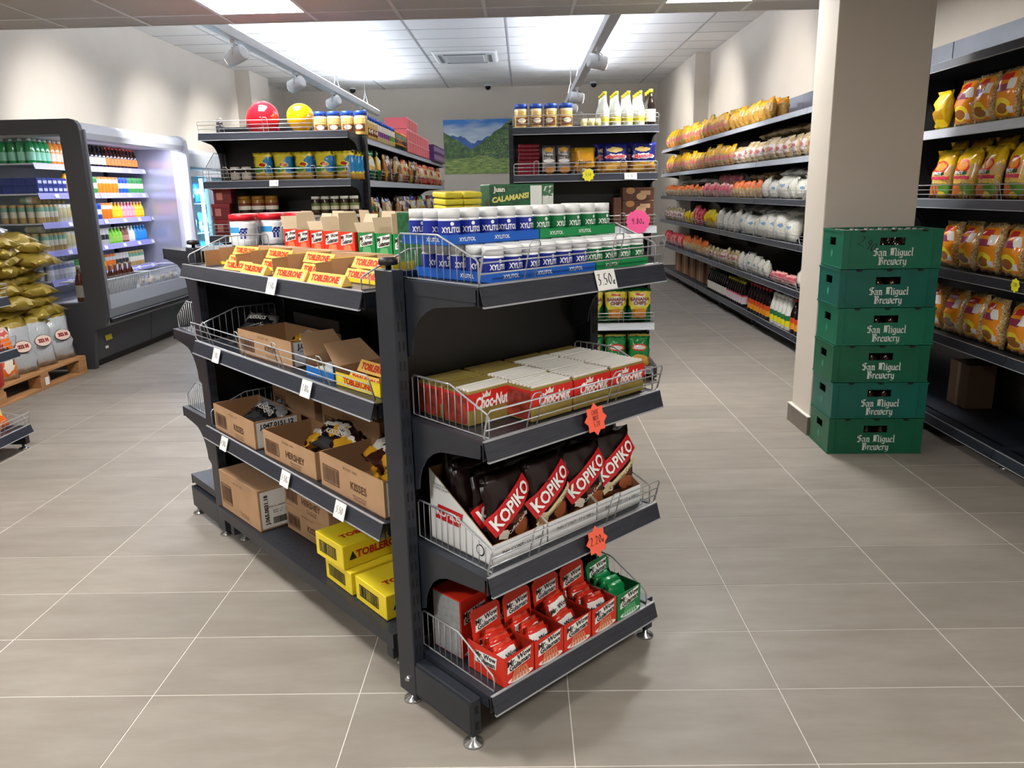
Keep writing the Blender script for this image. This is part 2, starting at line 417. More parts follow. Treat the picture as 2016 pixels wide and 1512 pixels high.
# ================================================================== SETTING
XL, XR, YB, YF, ZC, ZL, YS = -4.47, 2.82, 15.55, -3.6, 3.33, 2.60, 5.95
WALL = mat('wall_paint', (206, 198, 186), 0.75, noise=0.02, nscale=3, bump=0.03)
def floor_material():
    M = bpy.data.materials.new('taupe_tile'); M.use_nodes = True; nt = M.node_tree; b = nt.nodes['Principled BSDF']; N = nt.nodes.new; Lk = nt.links.new
    g = N('ShaderNodeNewGeometry'); mp = N('ShaderNodeMapping'); mp.inputs['Scale'].default_value = (1.6, 6, 1)
    Lk(g.outputs['Position'], mp.inputs[0])
    nz = N('ShaderNodeTexNoise'); nz.inputs['Scale'].default_value = 1.6; nz.inputs['Detail'].default_value = 8; nz.inputs['Roughness'].default_value = .65
    Lk(mp.outputs[0], nz.inputs['Vector'])
    rp = N('ShaderNodeValToRGB'); rp.color_ramp.elements[0].position = .3; rp.color_ramp.elements[1].position = .72
    rp.color_ramp.elements[0].color = lin((132, 124, 115)); rp.color_ramp.elements[1].color = lin((149, 142, 133))
    Lk(nz.outputs['Fac'], rp.inputs[0])
    oi = N('ShaderNodeObjectInfo'); hs = N('ShaderNodeHueSaturation'); mr = N('ShaderNodeMapRange'); mr.inputs[3].default_value = .94; mr.inputs[4].default_value = 1.06
    Lk(oi.outputs['Random'], mr.inputs[0]); Lk(mr.outputs[0], hs.inputs['Value']); Lk(rp.outputs[0], hs.inputs['Color']); Lk(hs.outputs[0], b.inputs['Base Color'])
    n2 = N('ShaderNodeTexNoise'); n2.inputs['Scale'].default_value = 6; n2.inputs['Detail'].default_value = 5; Lk(g.outputs['Position'], n2.inputs['Vector'])
    m2 = N('ShaderNodeMapRange'); m2.inputs[3].default_value = .36; m2.inputs[4].default_value = .54; b.inputs['Specular IOR Level'].default_value = .3; Lk(n2.outputs['Fac'], m2.inputs[0]); Lk(m2.outputs[0], b.inputs['Roughness'])
    return M
TILE = floor_material()
GROUT = mat('grout', (212, 207, 198), 0.8)
floor = struct(ob('floor', MB().box(XL - .2, XR + .3, YF, YB + .2, -.06, -.0012).mesh('floor', GROUT)))
TX0, TY0 = -1.6914, 2.5452
tile_me = MB().box(-.2984, .2984, -.1484, .1484, -.012, 0).mesh('tile', TILE, bevel=.0008)
cells = []
for i in range(-5, 9):
    for j in range(-21, 45):
        cx, cy = TX0 + .6 * i + .3, TY0 + .3 * j + .15
        if cx < XL - .2 or cx > XR + .2 or cy < YF + .2 or cy > YB: continue
        d = math.hypot(cx, cy - .2)
        vis = cy > .95 and abs(cx + .01) < .70 * cy + .45
        cells.append((0 if vis else 1, d, cx, cy))
cells.sort()
rest = MB()
for n, (nv, d, cx, cy) in enumerate(cells):
    if n < 300 and not nv: ob('floor_tile', tile_me, floor, (cx, cy, 0))
    else: rest.box(cx - .2972, cx + .2972, cy - .1470, cy + .1470, -.012, 0)
stuff(ob('far_floor_tiles', rest.mesh('far_floor_tiles', TILE), floor))

struct(ob('wall_left', MB().box(XL - .2, XL, YF, YB + .2, 0, ZC + .1).mesh('wall_left', WALL)))
struct(ob('wall_right', MB().box(XR, XR + .2, YF, YB + .2, 0, ZC + .1).mesh('wall_right', WALL)))
struct(ob('wall_back', MB().box(XL, XR, YB, YB + .2, 0, ZC + .1).mesh('wall_back', WALL)))
struct(ob('wall_front', MB().box(XL, XR, YF - .2, YF, 0, ZC + .1).mesh('wall_front', WALL)))
struct(ob('wall_right_pier', MB().box(2.6, XR, 12.3, YB, 0, ZC).mesh('pier', WALL)))
struct(ob('wall_left_pier', MB().box(XL, -4.24, 12.9, 13.85, 0, ZC).mesh('pier', WALL)))
colm = struct(ob('column', MB().box(1.625, 2.115, 4.285, 4.58, 0, ZL).mesh('column', WALL, bevel=.004)))
tb = MB().box(1.608, 2.13, 4.266, 4.60, 0, .105).mesh('baseboard_column', mat('skirting_tile', (112, 102, 92), .4, noise=.1, nscale=8))
struct(ob('baseboard_column', tb))
struct(ob('trim_1', MB().box(1.606, 2.132, 4.264, 4.602, .105, .111).mesh('trim', GROUT)))
sk = mat('skirting_tile', (112, 102, 92), .4)
struct(ob('baseboard_left', MB().box(XL, XL + .015, YF, YB, 0, .1).mesh('baseboard', sk)))
struct(ob('baseboard_back', MB().box(XL, XR, YB - .015, YB, 0, .1).mesh('baseboard', sk)))

# ---- low front ceiling with 60 cm grid
CT = mat('ceiling_tile_grey', (196, 193, 189), 0.9, noise=.04, nscale=160)
TBAR = mat('ceiling_tbar', (225, 225, 222), 0.5)
low = struct(ob('ceiling', MB().box(XL, XR, YF, YS, ZL + .02, ZL + .10).mesh('low_ceiling', CT)))
lowt = MB().box(-.297, .297, -.297, .297, .002, .018).mesh('ceiling_tile', CT)
cut = MB().box(-.297, .297, -.135, .135, .002, .018).mesh('ceiling_tile', CT)
GX = [-2.63 + .6 * k for k in range(-3, 10)]
PAN = {(-2.03, 5.07), (.97, 5.07), (-2.03, -.33), (.97, -.33), (-2.03, 2.07)}
for gx in GX[:-1]:
    for k in range(0, 15):
        gy = 5.07 - .6 * k
        if gy < YF: continue
        if any(abs(gx - a) < .01 and abs(gy - b_) < .01 for a, b_ in PAN): continue
        x0 = max(gx, XL); x1 = min(gx + .6, XR)
        if x1 - x0 > .55: ob('ceiling_tile', lowt, low, (gx + .3, gy + .3, ZL))
    if gx > XL and gx + .6 < XR: ob('ceiling_tile', cut, low, (gx + .3, 5.81, ZL))
for gx in GX:
    if XL < gx < XR: ob('ceiling_bar', MB().box(-.012, .012, YF, YS, -.002, .004).mesh('ceiling_bar', TBAR), low, (gx, 0, ZL))
bar_y = MB().box(XL, XR, -.012, .012, -.0015, .004).mesh('ceiling_bar', TBAR)
for k in range(0, 16): ob('ceiling_bar', bar_y, low, (0, 5.67 - .6 * k, ZL))
struct(ob('trim_2', MB().box(XL, XR, YS - .002, YS + .012, ZL - .004, ZL + .02).mesh('edge', TBAR)))
struct(ob('wall_bulkhead', MB().box(XL, XR, YS - .04, YS, ZL + .02, ZC + .1).mesh('bulkhead', WALL)))
PANELM = mat('led_diffuser', (255, 255, 255), .5, emit=PANEL_EMIT, ecol=(255, 252, 248))
PFRAME = mat('led_frame', (225, 230, 235), .4)
pd = MB().box(-.282, .282, -.282, .282, .0, .012).mesh('diffuser', PANELM)
pf = MB()
for a in ((-.298, .298, -.298, -.282), (-.298, .298, .282, .298), (-.298, -.282, -.282, .282), (.282, .298, -.282, .282)): pf.box(a[0], a[1], a[2], a[3], -.002, .014)
pf = pf.mesh('frame', PFRAME)
for (a, b_) in sorted(PAN):
    side = 'left' if a < 0 else 'right'; dep = {5.07: 'nearest the raised ceiling', 2.07: 'above the candy island', -.33: 'behind the viewer'}[b_]
    inst('ceiling_light', [('diffuser', pd), ('frame', pf)], (a + .3, b_ + .3, ZL - .001), 0, f'square white light panel in low ceiling, {side} side, {dep}', 'ceiling light', 'square light panels')

# ---- high ceiling with 120 x 60 grid
CT2 = mat('ceiling_tile_white', (232, 231, 228), 0.9, noise=.02, nscale=160)
hi = struct(ob('ceiling_high', MB().box(XL, XR, YS, YB, ZC + .02, ZC + .1).mesh('high_ceiling', CT2)))
def ctile(w): return MB().box(-w/2 + .004, w/2 - .004, -.296, .296, .002, .018).mesh('ceiling_tile', CT2)
HX = [XL] + [-3.75 + 1.2 * k for k in range(6)] + [XR]
TB2 = mat('ceiling_tbar_grey', (176, 178, 180), .5)
hb = {}
for a, b_ in zip(HX[:-1], HX[1:]):
    me = hb.setdefault(round(b_ - a, 3), ctile(b_ - a))
    for k in range(16): ob('ceiling_tile', me, hi, ((a + b_) / 2, YS + .3 + .6 * k, ZC))
for a in HX[1:-1]: ob('ceiling_bar', MB().box(-.012, .012, YS, YB, -.003, .004).mesh('ceiling_bar', TB2), hi, (a, 0, ZC))
by = MB().box(XL, XR, -.006, .006, -.0015, .004).mesh('ceiling_bar', TB2)
for k in range(1, 16): ob('ceiling_bar', by, hi, (0, YS + .6 * k, ZC))

# ---- hanging light bars with track spots
BARW = mat('bar_white', (226, 228, 230), .4)
UPL = mat('uplight_strip', (255, 255, 255), .5, emit=UPLIGHT_EMIT, ecol=(232, 240, 255))
def light_bar(x, y0, y1, label, heads, aim, group):
    t = thing('hanging_light_bar', (x, y0, 2.72), 0, label, 'light bar', group)
    L_ = y1 - y0
    ob('housing', MB().box(-.045, .045, 0, L_, 0, .085).mesh('housing', BARW, bevel=.004), t)
    ob('light_strip', MB().box(-.035, .035, .02, L_ - .02, .086, .09).mesh('light_strip', UPL), t)
    for k in range(4):
        yy = L_ * (.12 + .25 * k)
        ob('suspension_wire', MB().tube([(-.04, yy, .085), (0, yy, .26), (0, yy, ZC - 2.72)], .003, 4).tube([(.04, yy, .085), (0, yy, .26)], .003, 4).mesh('wire', WIRE), t)
    for n, (hy, tx, ty, tz) in enumerate(heads):
        h = thing('track_spotlight', (x, hy, 2.72), 0, f'white track spotlight, {nth(n)} from the front on the {aim} light bar', 'spotlight', 'track spotlights')
        hp = Vector((x, hy, 2.72 - .13)); d = (Vector((tx, ty, tz)) - hp).normalized()
        q = d.to_track_quat('-Z', 'Y').to_euler()
        ob('stem', MB().box(-.02, .02, -.045, .045, -.03, 0).tube([(0, 0, -.03), (0, 0, -.07)], .012, 8).mesh('stem', BARW), h)
        ob('yoke', MB().tube([(0, -.075, -.13), (0, -.075, -.07), (0, .075, -.07), (0, .075, -.13)], .007, 6).mesh('yoke', BARW), h)
        hd = ob('lamp_head', MB().lathe([(.04, .10), (.066, .095), (.068, -.07), (.062, -.075)], 20, cap1=True).mesh('head', BARW), h, (0, 0, -.13), q)
        ob('lens', MB().lathe([(.058, -.0755), (.058, -.078)], 20).mesh('lens', mat('spot_lens', (255, 255, 255), .4, emit=14, ecol=(255, 246, 230))), hd)
        ob('cable', MB().tube([(0, .02, -.03), (.05, .07, -.06), (.07, .1, -.12), (.02, .06, -.16)], .004, 5).mesh('cable', BLACK), h)
        ld = bpy.data.lights.new('spot', 'SPOT'); ld.energy = SPOT_W; ld.spot_size = math.radians(62); ld.spot_blend = .7; ld.color = (1, .965, .91); ld.shadow_soft_size = .05
        lo = bpy.data.objects.new('spot_lamp', ld); COL.objects.link(lo); lo.parent = h; lo.location = Vector((0, 0, -.13)) + d * .09; lo.rotation_euler = q
    return t
light_bar(-2.47, 6.1, 14.1, 'long white hanging light bar above the drinks cooler aisle', [(7.2, XL, 7.9, 1.9), (9.05, XL, 9.9, 1.9), (10.8, XL, 11.6, 1.9), (12.6, XL, 13.2, 2.0)], 'left', 'hanging light bars')
light_bar(.76, 6.1, 13.3, 'long hanging light bar over the dried mango shelves', [(10.9, XR, 11.2, 2.3), (12.2, XR, 13.2, 2.3), (8.0, XR, 8.6, 2.2)], 'right', 'hanging light bars')

# ---- air conditioner, cameras, poster
t = thing('ceiling_air_conditioner', (-.78, 12.1, ZC), 0, 'white square ceiling cassette air conditioner', 'air conditioner')
acw = mat('ac_white', (226, 227, 226), .5)
ob('face_panel', MB().prism([(-.47, 0), (.47, 0), (.43, -.035), (-.43, -.035)], 'y', -.45, .45).mesh('panel', acw, bevel=.008), t)
ob('intake_grille', MB().box(-.27, .27, -.27, .27, -.05, -.03).mesh('grille', mat('ac_grille', (198, 200, 200), .6, noise=.15, nscale=3, stretch=(.1, 60, 1)), bevel=.01), t)
for s_ in (-1, 1):
    ob('air_vane', MB().box(-.3, .3, s_ * .35 - .02, s_ * .35 + .02, -.042, -.034).mesh('vane', mat('ac_vane', (120, 124, 126), .5)), t)
    ob('air_vane', MB().box(s_ * .36 - .02, s_ * .36 + .02, -.3, .3, -.042, -.034).mesh('vane', mat('ac_vane', (120, 124, 126), .5)), t)
for n, (cx, cy, w) in enumerate(((-3.1, 15.2, 'above the balloon shelf, left'), (-.59, 15.2, 'above the landscape poster'), (1.36, 15.2, 'near the right light bar end'))):
    inst('security_camera', [('mount', MB().lathe([(.065, 0), (.065, -.03)], 16).mesh('mount', BARW)), ('dome', MB().lathe([(.055, -.03), (.055, -.055), (.04, -.085), (.0005, -.1)], 16).mesh('dome', mat('dome_black', (16, 16, 20), .1)))],
         (cx, cy, ZC), 0, f'white dome security camera on ceiling {w}', 'camera', 'dome cameras')
def poster_material():
    M = bpy.data.materials.new('poster_print'); M.use_nodes = True; nt = M.node_tree; b = nt.nodes['Principled BSDF']; N = nt.nodes.new; Lk = nt.links.new
    b.inputs['Roughness'].default_value = .35
    tc = N('ShaderNodeTexCoord'); sp = N('ShaderNodeSeparateXYZ'); Lk(tc.outputs['Generated'], sp.inputs[0])
    x, z = sp.outputs[0], sp.outputs[2]
    def mth(op, a, bb=None):
        q = N('ShaderNodeMath'); q.operation = op
        for i, t_ in enumerate((a, bb)):
            if t_ is None: continue
            if isinstance(t_, (int, float)): q.inputs[i].default_value = t_
            else: Lk(t_, q.inputs[i])
        return q.outputs[0]
    def noise(sc, det=4, st=(1, 1, 1)):
        mp = N('ShaderNodeMapping'); mp.inputs['Scale'].default_value = st; Lk(tc.outputs['Generated'], mp.inputs[0])
        n_ = N('ShaderNodeTexNoise'); n_.inputs['Scale'].default_value = sc; n_.inputs['Detail'].default_value = det; Lk(mp.outputs[0], n_.inputs['Vector']); return n_.outputs['Fac']
    def ramp(f, *st):
        r_ = N('ShaderNodeValToRGB'); r_.color_ramp.elements[0].position = st[0][0]; r_.color_ramp.elements[0].color = lin(st[0][1]); r_.color_ramp.elements[1].position = st[1][0]; r_.color_ramp.elements[1].color = lin(st[1][1])
        for p, c in st[2:]: e = r_.color_ramp.elements.new(p); e.color = lin(c)
        Lk(f, r_.inputs[0]); return r_.outputs[0]
    def mix(f, a, c):
        q = N('ShaderNodeMix'); q.data_type = 'RGBA'; Lk(f, q.inputs['Factor']); Lk(a, q.inputs[6]); Lk(c, q.inputs[7]); return q.outputs[2]
    sky = ramp(mth('ADD', mth('MULTIPLY', z, 1.0), mth('MULTIPLY', mth('SUBTRACT', noise(3, 5, (1, 1, 3)), .5), .7)), (.62, (226, 240, 248)), (1.02, (44, 124, 206)))
    far = ramp(noise(7, 5), (.3, (40, 78, 150)), (.7, (66, 120, 196)))
    grn = ramp(noise(14, 6), (.3, (28, 58, 40)), (.55, (70, 108, 50)), (.72, (124, 152, 76)))
    fld = ramp(noise(9, 4, (1, 1, 6)), (.35, (60, 98, 44)), (.6, (150, 170, 84)), (.75, (196, 196, 120)))
    r1 = mth('ADD', mth('ADD', .58, mth('MULTIPLY', mth('ABSOLUTE', mth('SUBTRACT', x, .42)), .45)), mth('MULTIPLY', mth('SUBTRACT', noise(6, 4, (1, 0, 0)), .5), .3))
    left = mth('SUBTRACT', .78, mth('MULTIPLY', x, .85)); right = mth('ADD', .05, mth('MULTIPLY', x, 1.0))
    r2 = mth('ADD', mth('MAXIMUM', left, right), mth('MULTIPLY', mth('SUBTRACT', noise(8, 5, (1, 0, 0)), .5), .12))
    r3 = mth('ADD', .12, mth('MULTIPLY', noise(3, 3, (1, 0, 0)), .35))
    out = mix(mth('LESS_THAN', z, r1), sky, far)
    out = mix(mth('LESS_THAN', z, r2), out, grn)
    out = mix(mth('LESS_THAN', z, r3), out, fld)
    vill = mth('MULTIPLY', mth('GREATER_THAN', noise(70, 1), .66), mth('MULTIPLY', mth('GREATER_THAN', x, .45), mth('LESS_THAN', z, mth('SUBTRACT', r2, .1))))
    wh = N('ShaderNodeRGB'); wh.outputs[0].default_value = lin((226, 222, 214))
    out = mix(vill, out, wh.outputs[0])
    Lk(out, b.inputs['Base Color'])
    return M
inst('landscape_poster', MB().box(-.69, .69, -.012, 0, 0, 1.0).mesh('poster', poster_material()), (-.79, YB - .002, 1.755), 0, 'mountain valley landscape poster with rice terraces on back wall', 'poster')
# ================================================================== SHOP FITTINGS
CACHE = {}
def cached(key, fn):
    if key not in CACHE: CACHE[key] = fn()
    return CACHE[key]
def shelf_mesh(W, d):
    return cached(('shelf', W, d), lambda: MB().box(0, W, -d, 0, -.006, 0).box(0, W, -d, -d + .003, -.045, -.006).box(0, .003, -d + .01, 0, -.035, -.006).box(W - .003, W, -d + .01, 0, -.035, -.006).mesh('shelf', STEEL))
def rail_mesh(W, d, light=False):
    m2 = mat('rail_pale', (168, 172, 180), .35, noise=.08, nscale=10, stretch=(1, 8, 8)) if light else RAIL
    def f():
        mb = MB(); mb.prism([(-d - .001, .004), (-d - .004, .004), (-d - .018, -.042), (-d - .015, -.042)], 'x', 0, W, 0)
        mb.prism([(-d - .0125, -.042), (-d - .0195, -.042), (-d - .0205, -.0455), (-d - .0135, -.0455)], 'x', 0, W, 1)
        mb.prism([(-d + .002, .0045), (-d - .0045, .0045), (-d - .005, .002), (-d + .002, .001)], 'x', 0, W, 1)
        return mb.mesh('rail', [m2, RAILE])
    return cached(('rail', W, d, light), f)
def bracket_mesh(d):
    def f():
        p = [(0, 0), (-d + .015, -.004), (-d + .015, -.042), (-d * .62, -.055)]
        cx, cz, rx, rz = -d * .62, -.185, d * .40, .13
        for k in range(1, 7):
            a = PI / 2 - k * PI / 12
            p.append((cx + rx * math.cos(a), cz + rz * math.sin(a)))
        p += [(-.03, -.205), (0, -.205)]
        return MB().prism(p, 'x', -.002, .002).mesh('bracket', STEEL)
    return cached(('bracket', d), f)
def post_mesh(h, w=.035, d=.078):
    return cached(('post', h, w, d), lambda: MB().box(0, w, -d, 0, .025, h).mesh('post', STEEL, bevel=.0025))
def slot_mesh(h, w=.035, d=.078):
    def f():
        mb = MB(); z = .16
        while z < h - .03:
            for x in (w * .3, w * .66): mb.box(x - .0025, x + .0025, -d - .0006, -d + .001, z, z + .026)
            z += .05
        return mb.mesh('slots', DARK)
    return cached(('slots', h, w, d), f)
def foot_mesh(): return cached('foot', lambda: MB().lathe([(.028, 0), (.026, .006), (.008, .012), (.008, .04)], 14).mesh('foot', ZINC))
def divider_mesh(d, hb, hf):
    def f():
        mb = MB(); y0, y1, ym = -d + .012, -.03, -d * .55
        mb.tube([(0, y0, .003), (0, y0, hf - .008), (0, y0 + .006, hf), (0, ym - .01, hb - .004), (0, ym, hb), (0, y1 - .008, hb), (0, y1, hb - .008), (0, y1, .003)], .0026, 6, closed=True)
        n = max(4, int((y1 - y0) / .024)); 
        for k in range(1, n):
            y = y0 + (y1 - y0) * k / n; z = hb if y > ym else hf + (hb - hf) * (y - y0) / (ym - y0)
            mb.tube([(0, y, .004), (0, y, z)], .0014, 4)
        return mb.mesh('wire_divider', WIRE)
    return cached(('div', d, hb, hf), f)
def guard_mesh(W, d, h=.075, tilt=.02, clips=None):
    def f():
        mb = MB(); y0 = -d + .004; P = lambda x, z: (x, y0 - tilt * z / h, z + .004)
        mb.tube([P(.012, 0), P(W - .012, 0), P(W - .004, .008), P(W - .004, h - .008), P(W - .012, h), P(.012, h), P(.004, h - .008), P(.004, .008)], .0024, 6, closed=True)
        for z in (h * .33, h * .66): mb.tube([P(.004, z), P(W - .004, z)], .0019, 5)
        cl = clips if clips is not None else [.16 + .3 * k for k in range(int((W - .2) / .3) + 1)]
        for x in cl:
            mb.tube([P(x - .017, -.002), P(x - .017, h + .008), P(x - .010, h + .016), P(x + .010, h + .016), P(x + .017, h + .008), P(x + .017, -.002)], .0019, 5)
        return mb.mesh('wire_guard', WIRE)
    return cached(('guard', W, d, h, tilt, tuple(clips or ())), f)
def holes_mesh(W, d):
    def f():
        mb = MB()
        for row in (.025, .05, d - .06):
            x = .03
            while x < W - .02:
                mb.add([(x + .0028 * math.cos(k * PI / 3), -d + row + .0028 * math.sin(k * PI / 3), .0004) for k in range(6)], [tuple(range(6))]); x += .035
        return mb.mesh('holes', DARK)
    return cached(('holes', W, d), f)
def knob_mesh(): return cached('knob', lambda: MB().lathe([(.007, 0), (.007, .01), (.024, .012), (.024, .026), (.016, .03)], 10).mesh('knob', BLACK))

def bay(t, W, tiers, d, base=True, ox=0, oy=0, rz=0, guards=(), dividers=(), light=(), hole_tiers=(), bracks=True, rails=True, base_rail=True):
    """shelves of one bay on thing t; local frame: x along the bay, front at -y, back at y=0"""
    M = Matrix.Translation((ox, oy, 0)) @ Matrix.Rotation(rz, 4, 'Z')
    def put(name, me, x, y, z, par=None, r=0):
        if par is None:
            v = M @ Vector((x, y, z)); return ob(name, me, t, v, (0, 0, rz + r))
        return ob(name, me, par, (x, y, z), (0, 0, r))
    for k, z in enumerate(tiers):
        dd = d[k] if isinstance(d, (list, tuple)) else d
        s = put('base_shelf' if k == 0 and base else 'shelf', shelf_mesh(W, dd), 0, 0, z)
        if rails and (k > 0 or base_rail): put('price_rail', rail_mesh(W, dd, k in light), 0, 0, 0, s)
        if bracks and not (k == 0 and base):
            put('bracket', bracket_mesh(dd), .004, 0, -.001, s); put('bracket', bracket_mesh(dd), W - .004, 0, -.001, s)
        if k in guards: put('wire_guard', guard_mesh(W, dd), 0, 0, 0, s)
        for (kk, xx, hb, hf) in dividers:
            if kk == k: put('wire_divider', divider_mesh(dd, hb, hf), xx, 0, 0, s)
        if k in hole_tiers: stuff(put('perforations', holes_mesh(W, dd), 0, 0, 0, s))
    return M

# ---------------- candy island: near end unit
O = (-.361, 1.926)
EC = Fr(O[0], O[1], 43.5)          # near end unit frame
IS = Fr(O[0], O[1], 42.0)          # island body frame (x across, y away)
LS = Fr(*IS.w(.37, 1.41, 0)[:2], 42.0 - 90)   # left long side: x runs towards the viewer, front = -y
RS = Fr(*IS.w(.37, .07, 0)[:2], 42.0 + 90)    # right long side
t = thing('gondola_end_unit', EC.w(0, 0, 0), EC.a, 'dark grey end shelf unit facing the viewer with gum, candy and jelly mixes', 'shelf unit', 'candy island units')
for x in (0, .725):
    p = ob('post', post_mesh(1.212), t, (x, .016, 0)); stuff(ob('slots', slot_mesh(1.212), p)); ob('knob', knob_mesh(), p, (.017, -.04, 1.212)); ob('adjuster_foot', foot_mesh(), p, (.017, -.04, 0))
ob('back_panel', MB().box(.035, .725, -.012, .004, .17, 1.19).mesh('panel', STEELP), t)
ob('top_bar', MB().box(.035, .725, -.03, .0, 1.165, 1.205).mesh('bar', STEEL, bevel=.002), t)
for x in (.004, .722):
    lg = ob('base_leg', MB().box(0, .032, -.302, -.062, .03, .138).box(-.003, .0, -.30, -.062, .04, .130).mesh('leg', STEEL, bevel=.003), t, (x, 0, 0))
    ob('adjuster_foot', foot_mesh(), lg, (.016, -.285, 0)); ob('bolt', MB().lathe([(.009, 0), (.009, .006), (.004, .012)], 6).xf(Matrix.Rotation(-PI/2, 4, 'Y')).mesh('bolt', ZINC), lg, (-.002, -.03, .075))
    stuff(ob('slots', MB().box(.011, .021, -.3035, -.300, .05, .072).box(.011, .021, -.3035, -.300, .096, .118).mesh('slots', DARK), lg))
ECT = (.155, .483, .828, 1.188)
bay(t, .665, ECT, .342, ox=.036, guards=(1, 2, 3), dividers=((0, .022, .11, .045), (0, .645, .11, .045), (1, .028, .11, .06), (1, .65, .11, .06), (2, .03, .11, .06), (2, .65, .11, .06), (3, .012, .11, .06), (3, .65, .11, .06)), hole_tiers=(0, 1, 2))

# ---------------- candy island: body with two long sides
IST = (.15, .498, .847, 1.147); IST2 = (.15, .52, .86, 1.18)
t = thing('gondola_island', IS.w(.37, .745, 0), IS.a, 'dark grey double sided island shelves holding chocolate cartons', 'shelf unit', 'candy island units')
for y in (-.655, .605):
    p = ob('post', post_mesh(1.2), t, (-.0175, y + .05, 0)); ob('adjuster_foot', foot_mesh(), p, (.017, -.04, 0))
ob('back_panel', MB().box(-.012, .012, -.66, .66, .12, 1.19).mesh('panel', STEELP), t)
M = bay(t, 1.33, IST, (.345, .35, .353, .366), ox=0, oy=.665, rz=-PI/2, guards=(2,), dividers=((2, .03, .12, .07), (1, .03, .12, .07), (3, .03, .1, .04), (3, 1.3, .1, .04)), hole_tiers=(0, 1), base_rail=False)
bay(t, 1.33, IST2, .36, ox=0, oy=-.665, rz=PI/2, guards=(3,), dividers=((3, .03, .1, .04), (3, 1.3, .1, .04)), base_rail=False)
for s_ in (-1, 1):
    ob('plinth', MB().box(-.012, .012, -.66, .66, .05, .13).mesh('plinth', STEELP), t, (s_ * .2, 0, 0))
    for y in (-.6, .6):
        lg = ob('base_leg', MB().box(-.15, .15, -.017, .017, .035, .13).mesh('leg', STEEL, bevel=.002), t, (s_ * .17, y, 0)); ob('adjuster_foot', foot_mesh(), lg, (s_ * .1, 0, 0))

# ---------------- candy island: far end unit
FE = Fr(*IS.w(.745, 1.495, 0)[:2], 42.0 + 180)
t = thing('gondola_end_unit', FE.w(0, 0, 0), FE.a, 'dark grey end shelf unit at the far end of the candy island', 'shelf unit', 'candy island units')
for x in (0, .665):
    p = ob('post', post_mesh(1.207), t, (x, .085, 0)); stuff(ob('slots', slot_mesh(1.207), p, (.035, -.078, 0), (0, 0, PI))); ob('knob', knob_mesh(), p, (.017, -.04, 1.207)); ob('adjuster_foot', foot_mesh(), p, (.017, -.04, 0))
ob('back_panel', MB().box(.035, .665, .02, .036, .17, 1.19).mesh('panel', STEELP), t)
for x in (.0, .668):
    lg = ob('base_leg', MB().box(0, .032, -.29, .01, .035, .13).mesh('leg', STEEL, bevel=.003), t, (x, 0, 0)); ob('adjuster_foot', foot_mesh(), lg, (.016, -.27, 0))
bay(t, .665, (.175, .495, .845, 1.19), .32, ox=.02, dividers=((1, .64, .13, .06), (2, .64, .13, .06), (1, .02, .13, .06), (2, .02, .13, .06), (3, .02, .1, .05)), hole_tiers=(0,), rails=False)

# ---------------- middle gondola (balloons) and right gondola (mango)
def end_gondola(x0, x1, yl, tiers, h, yend, label_e, label_b, sides, lightset, guards, dv):
    W = round(x1 - x0, 3); dep = .42
    t = thing('gondola_end_unit', (x0, yl + dep, 0), 0, label_e, 'shelf unit', 'aisle shelf units')
    for x in (-.035, W):
        p = ob('post', post_mesh(h), t, (x, .078, 0)); stuff(ob('slots', slot_mesh(h), p)); ob('knob', knob_mesh(), p, (.017, -.04, h))
        lg = ob('base_leg', MB().box(0, .035, -.38, 0, .03, .12).mesh('leg', STEEL), t, (x, 0, 0)); ob('adjuster_foot', foot_mesh(), lg, (.017, -.34, 0))
    ob('back_panel', MB().box(0, W, .0, .014, .12, h - .02).mesh('panel', STEELP), t)
    ob('top_bar', MB().box(0, W, .02, .06, h - .05, h - .01).mesh('bar', STEEL), t)
    bay(t, W, tiers, dep, guards=guards, dividers=dv, light=lightset)
    b = thing('gondola_run', ((x0 + x1) / 2, yl + dep + .09, 0), 0, label_b, 'shelf unit', 'aisle shelf units')
    Lr = yend - (yl + dep + .09); nb = max(1, round(Lr / 1.25)); w = round(Lr / nb, 4)
    ob('spine_panel', MB().box(-.02, .02, 0, Lr, .1, h - .02).mesh('panel', STEELP), b)
    for k in range(nb + 1): ob('post', MB().box(-.035, .035, 0, .035, .02, h).mesh('post', STEEL), b, (0, min(k * w, Lr - .035), 0))
    for k in range(nb):
        if 'r' in sides: bay(b, w, tiers, W / 2 - .02, ox=0, oy=k * w, rz=PI/2, guards=(len(tiers) - 2, len(tiers) - 3), light=range(9))
        if 'l' in sides: bay(b, w, tiers, W / 2 - .02, ox=0, oy=(k + 1) * w, rz=-PI/2)
    return t
GT = (.12, .447, .79, 1.137, 1.50, 1.815)
end_gondola(-2.17, -1.16, 5.44, GT, 1.90, 12.1, 'dark end shelf unit topped by the two balloons', 'long aisle shelves with jars and snack bags behind the balloon end unit', 'lr', (), (3, 4, 5), ((3, .02, .2, .1), (4, .02, .2, .1), (4, .99, .2, .1), (3, .99, .2, .1)))
end_gondola(-.055, .945, 5.58, GT, 1.87, 12.0, 'dark end shelf unit with dried mango bags and glass bottles', 'long aisle shelves behind the dried mango end unit', 'lr', (3, 1), (1, 2, 3, 4, 5), ())

